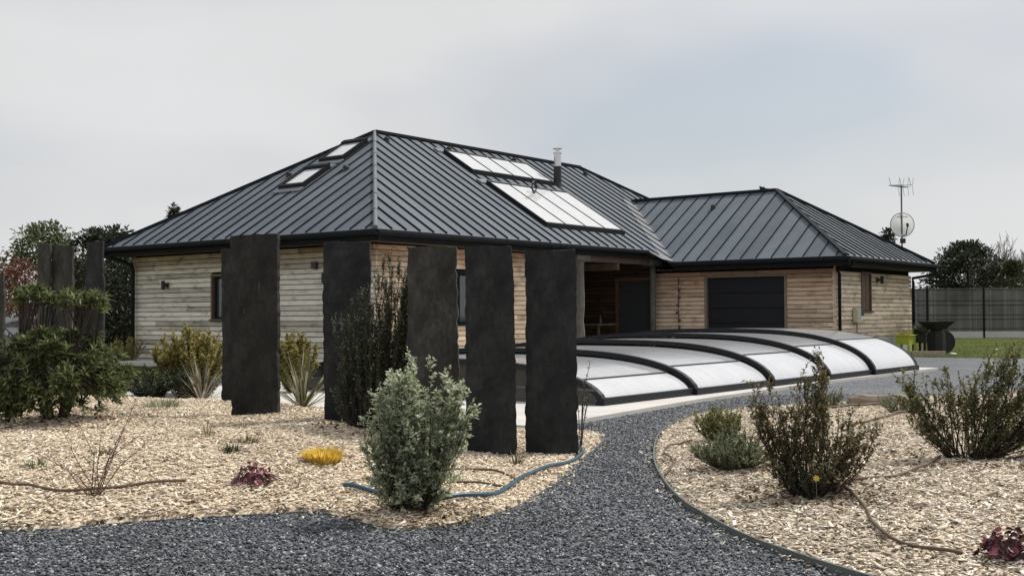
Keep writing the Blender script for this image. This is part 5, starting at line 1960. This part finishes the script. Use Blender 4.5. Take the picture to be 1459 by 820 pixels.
# fence
fence = thing('garden_fence', 'grey brushwood panel fence with dark posts and pale concrete base behind the lawn', 'fence', (18.0, 52.0, -.03))
px = [-1.53, 1.05, 3.63, 6.21, 8.79, 11.37, 13.95]
for i, x_ in enumerate(px):
    m_ = MB()
    m_.box(x_ - .04, x_ + .04, -.045, .045, 0, 2.36)
    m_.build('post', 'dark', fence)
for i in range(len(px) - 1):
    m_ = MB()
    m_.box(px[i] + .042, px[i + 1] - .042, -.02, .03, 0, .30)
    m_.build('gravel_board', 'gravelboard', fence)
    m_ = MB()
    x_ = px[i] + .045
    while x_ < px[i + 1] - .07:
        w_ = random.uniform(.035, .06)
        m_.box(x_, x_ + w_ * .9, random.uniform(-.012, 0), .012, .302, 2.28 + random.uniform(-.03, .03))
        x_ += w_
    o = m_.build('slats', 'brush', fence)
    o['kind'] = 'stuff'
    for z_ in (.42, .85, 1.05, 1.5, 1.7, 2.2):
        m_ = MB()
        m_.box(px[i] + .041, px[i + 1] - .041, -.024, -.013, z_, z_ + .018)
        m_.build('wire', 'dark', fence)

# veranda table and hanging garland
tb = thing('patio_table', 'small grey serving table under the veranda roof', 'table', loc_house(10.4, 1.5, .07), ROT)
m_ = MB()
m_.box(-.46, .46, -.3, .3, .76, .80)
m_.build('table_top', 'post', tb)
m_ = MB()
m_.tube([(0, 0, 0), (0, 0, .76)], .045, 8)
m_.build('leg', 'post', tb)
m_ = MB()
m_.box(-.3, .3, -.2, .2, .36, .385)
m_.build('shelf', 'post', tb)
o = MB().lathe([(.04, 0), (.04, .12), (.018, .18), (.016, .26)], 0, 0, 10).build('bottle', 'alulite')
p = W(10.38, 1.42, .872)
o.location = p
tag(o, 'pale bottle standing on the serving table under the veranda', 'bottle')
m_ = MB()
m_.lathe([(.20, 0), (.22, .012), (.22, .02)], 0, 0, 14)
o = m_.build('tray', 'post')
o.location = W(10.62, 1.35, .872)
tag(o, 'thin round tray lying on the serving table under the veranda', 'tray')
gl = thing('hanging_garland', 'dark garland with pale and red beads hanging on the garage cladding beside the post', 'garland', loc_house(11.55, -.44, .3), ROT)
m_ = MB()
m_.tube([(0, 0, 0), (0, .01, 1.0), (0, 0, 1.86)], .014, 6)
m_.build('cord', 'beadred', gl)
rr = random.Random(4)
for k_ in range(16):
    z_ = .04 + k_ * .105
    m_ = MB()
    r_ = .034
    prof_ = [(r_ * math.sin(t), z_ - r_ * math.cos(t)) for t in (.3, .9, 1.57, 2.2, 2.85)]
    m_.lathe(prof_, -.03 + rr.uniform(-.02, .0), rr.uniform(-.07, .07), 7)
    m_.build('bead', 'bead' if k_ % 2 else 'beadred', gl)

# ------------------------------------------------------------------ trees and hedges behind
def tree(name, label, cat, x, y, H, R, seed, leafmat, nclump, nleaf, leaf, trunk_h=None, flat=.75, group=None, z=-.03, cone=0.0, limbs=9):
    root = thing(name, label, cat, (x, y, z), 0, group)
    P = Plant(seed)
    r = P.r
    th = trunk_h if trunk_h is not None else H * .25
    tr_r = max(.05, H * .022)
    m_ = MB()
    m_.tube([(0, 0, -.1), (r.uniform(-.05, .05), 0, th), (r.uniform(-.1, .1), r.uniform(-.1, .1), H * .7), (0, 0, H * .93)], [tr_r * 1.3, tr_r, tr_r * .5, tr_r * .12], 7)
    cc = []
    for k_ in range(nclump):
        u_ = r.random()
        zz = th + (H - th) * u_
        prof_ = math.sin(PI * min(1, max(.04, .12 + .86 * u_))) ** .7 if not cone else (1 - u_) ** cone
        rr_ = R * prof_ * math.sqrt(r.uniform(.15, 1))
        az = r.uniform(0, 2 * PI)
        cc.append(Vector((rr_ * math.cos(az), rr_ * math.sin(az), zz * .97)))
    for k_ in range(min(limbs, nclump)):
        c = cc[k_]
        b0 = Vector((0, 0, max(th * .6, c.z - R * .5)))
        m_.tube([b0, b0.lerp(c, .5) + Vector((0, 0, -.05)), c], [tr_r * .4, tr_r * .28, tr_r * .1], 5)
    m_.build('trunk', 'bark', root)
    for c in cc:
        cr = R * r.uniform(.14, .30)
        for k_ in range(nleaf):
            d = P.rdir(el=r.uniform(-1.2, 1.5))
            q = c + Vector((d.x, d.y, d.z * flat)) * cr * (r.random() ** .5)
            P.leaf(q, (d + P.rdir() * .7).normalized(), leaf * r.uniform(.6, 1.2), leaf * r.uniform(.3, .5))
    P.finish(root, leafmat, 'bark', 'crown')
    return root
tree('garden_tree', 'light green round tree behind the red-leaved bush', 'tree', -18.6, 45.0, 4.75, 2.0, 101, 'l_tree', 90, 60, .20, 1.0)
tree('garden_tree', 'pale green tree at the edge behind the short grey slab', 'tree', -21.6, 46.0, 4.0, 1.7, 102, 'l_tree', 60, 55, .20, 1.0)
tree('red_bush', 'red-leaved bush between the grey slate slabs and light green tree', 'bush', -14.2, 33.0, 2.75, 1.75, 103, 'l_red', 80, 55, .13, .3)
tree('pine_tree', 'dark spreading pine behind the slim black slab', 'tree', -13.3, 37.0, 4.15, 1.75, 104, 'l_pine', 85, 80, .20, 1.0, .45)
tree('dark_tree', 'dark evergreen beside the house corner downpipe', 'tree', -11.6, 34.0, 3.0, 1.3, 105, 'l_pine', 70, 70, .16, .4)
tree('dark_tree', 'olive green evergreen between pine and house corner', 'tree', -12.9, 34.5, 3.1, .8, 106, 'l_olive', 36, 60, .15, .5)
tree('pine_tree', 'broad dark pine behind the brushwood fence', 'tree', 28.2, 70.0, 5.35, 2.7, 107, 'l_pine', 150, 80, .28, .8, .6)
tree('dark_tree', 'olive green rounded evergreen in front of the broad dark pine', 'tree', 29.6, 67.0, 4.1, 1.5, 108, 'l_olive', 60, 70, .22, .6)
tree('far_conifer', 'conifer tip peeping over the roof slope with the skylights', 'tree', -17.9, 60.0, 7.2, 1.3, 109, 'l_pine', 70, 40, .26, 1.5, .6, None, -.03, .8)
tree('far_conifer', 'conifer tip peeping over the garage roof apex', 'tree', 13.75, 62.0, 8.1, 1.1, 110, 'l_pine', 70, 40, .26, 1.5, .6, None, -.03, .8)
tree('far_conifer', 'conifer tip beside the satellite dish mast', 'tree', 19.9, 60.0, 5.75, 1.2, 111, 'l_pine', 60, 40, .26, 1.2, .6, None, -.03, .8)
# bare tree on the right
def bare_tree(x, y, H, seed, label):
    root = thing('bare_tree', label, 'tree', (x, y, -.03))
    r = random.Random(seed)
    tr_, tw = MB(), MB()
    def grow(p, d, L_, rad, lev):
        pts = [p]
        for k_ in range(3):
            d = (d + Vector((r.uniform(-.18, .18), r.uniform(-.18, .18), .08))).normalized()
            pts.append(pts[-1] + d * L_ / 3)
        (tr_ if lev < 2 else tw).tube(pts, [rad, rad * .85, rad * .7, rad * .5], 5 if lev < 2 else 3, False)
        if lev < 5:
            for k_ in range(3 if lev < 4 else 4):
                nd = (d + Vector((r.uniform(-.75, .75), r.uniform(-.75, .75), r.uniform(-.1, .45)))).normalized()
                grow(pts[r.randint(1, 3)], nd, L_ * r.uniform(.6, .82), max(rad * .6, .016), lev + 1)
    for k_ in range(8):
        grow(Vector((r.uniform(-.3, .3), 0, -.1)), Vector((r.uniform(-.35, .35), r.uniform(-.3, .3), 1)).normalized(), H * .40, .08, 0)
    tr_.build('trunk', 'greytwig', root)
    tw.build('twigs', 'greytwig', root)
bare_tree(33.2, 74.0, 5.4, 5, 'bare grey-branched tree beyond the fence beside the broad pine')
bare_tree(31.2, 76.0, 5.0, 9, 'smaller bare grey tree showing just above the olive evergreen')
# dark hedge on the left
def hedge(x0, x1, y, H, seed, label):
    root = thing('hedge', label, 'hedge', ((x0 + x1) / 2, y, -.03))
    P = Plant(seed)
    n_ = int((x1 - x0) * 700)
    hx = (x1 - x0) / 2
    for k_ in range(n_):
        P.leaf(Vector((P.r.uniform(-hx, hx), P.r.uniform(-.5, .5), H * P.r.uniform(0.02, 1) ** .8 + P.r.uniform(-.06, .06))), P.rdir(), .13, .06)
    for k_ in range(int((x1 - x0) * 2)):
        x_ = P.r.uniform(-hx, hx)
        P.stems.tube([(x_, 0, -.05), (x_ + P.r.uniform(-.2, .2), 0, H * .8)], [.025, .01], 5)
    P.finish(root, 'l_hedge', 'bark')
hedge(-24, -10.2, 36.0, 1.75, 121, 'long dark green hedge behind the rhododendron and slate slabs')
# pale car glimpsed behind the rhododendron
car = thing('parked_car', 'pale silver car glimpsed over the rhododendron beside the short grey slab', 'car', (-14.9, 34.2, -.03), .12)
prof_ = [(-2.0, .30), (-2.02, .62), (-1.85, .74), (-1.15, .82), (-.55, 1.18), (.55, 1.22), (1.35, .90), (1.95, .84), (2.02, .60), (2.0, .30)]
m_ = MB()
n_ = len(prof_)
v = []
for s_, ins in ((-.80, 0), (.80, 0)):
    for x_, z_ in prof_:
        yy = s_ * (.80 if z_ > .86 else 1)
        v.append((x_, yy, z_))
f = [tuple(range(n_)), tuple(range(2 * n_ - 1, n_ - 1, -1))] + [(i, n_ + i, n_ + (i + 1) % n_, (i + 1) % n_) for i in range(n_)]
m_.add(v, f)
m_.build('body', 'carpaint', car)
for s_ in (-1, 1):
    m_ = MB()
    y_ = s_ * .715
    m_.add([(-1.0, y_ + s_ * .04, .88), (-.52, y_ - s_ * .06, 1.13), (.5, y_ - s_ * .06, 1.16), (1.15, y_ + s_ * .04, .92)], [(0, 1, 2, 3)])
    m_.build('window', 'glass', car)
    for x_ in (-1.25, 1.25):
        m_ = MB()
        m_.tube([(x_, s_ * .62, .30), (x_, s_ * .83, .30)], .30, 18)
        w_ = m_.build('wheel', 'rubber', car)
        m_ = MB()
        m_.tube([(x_, s_ * .831, .30), (x_, s_ * .845, .30)], .17, 14)
        m_.build('rim', 'steel', w_)

# ------------------------------------------------------------------ render settings
scene.render.engine = 'CYCLES'
scene.render.resolution_x = 1024
scene.render.resolution_y = 575
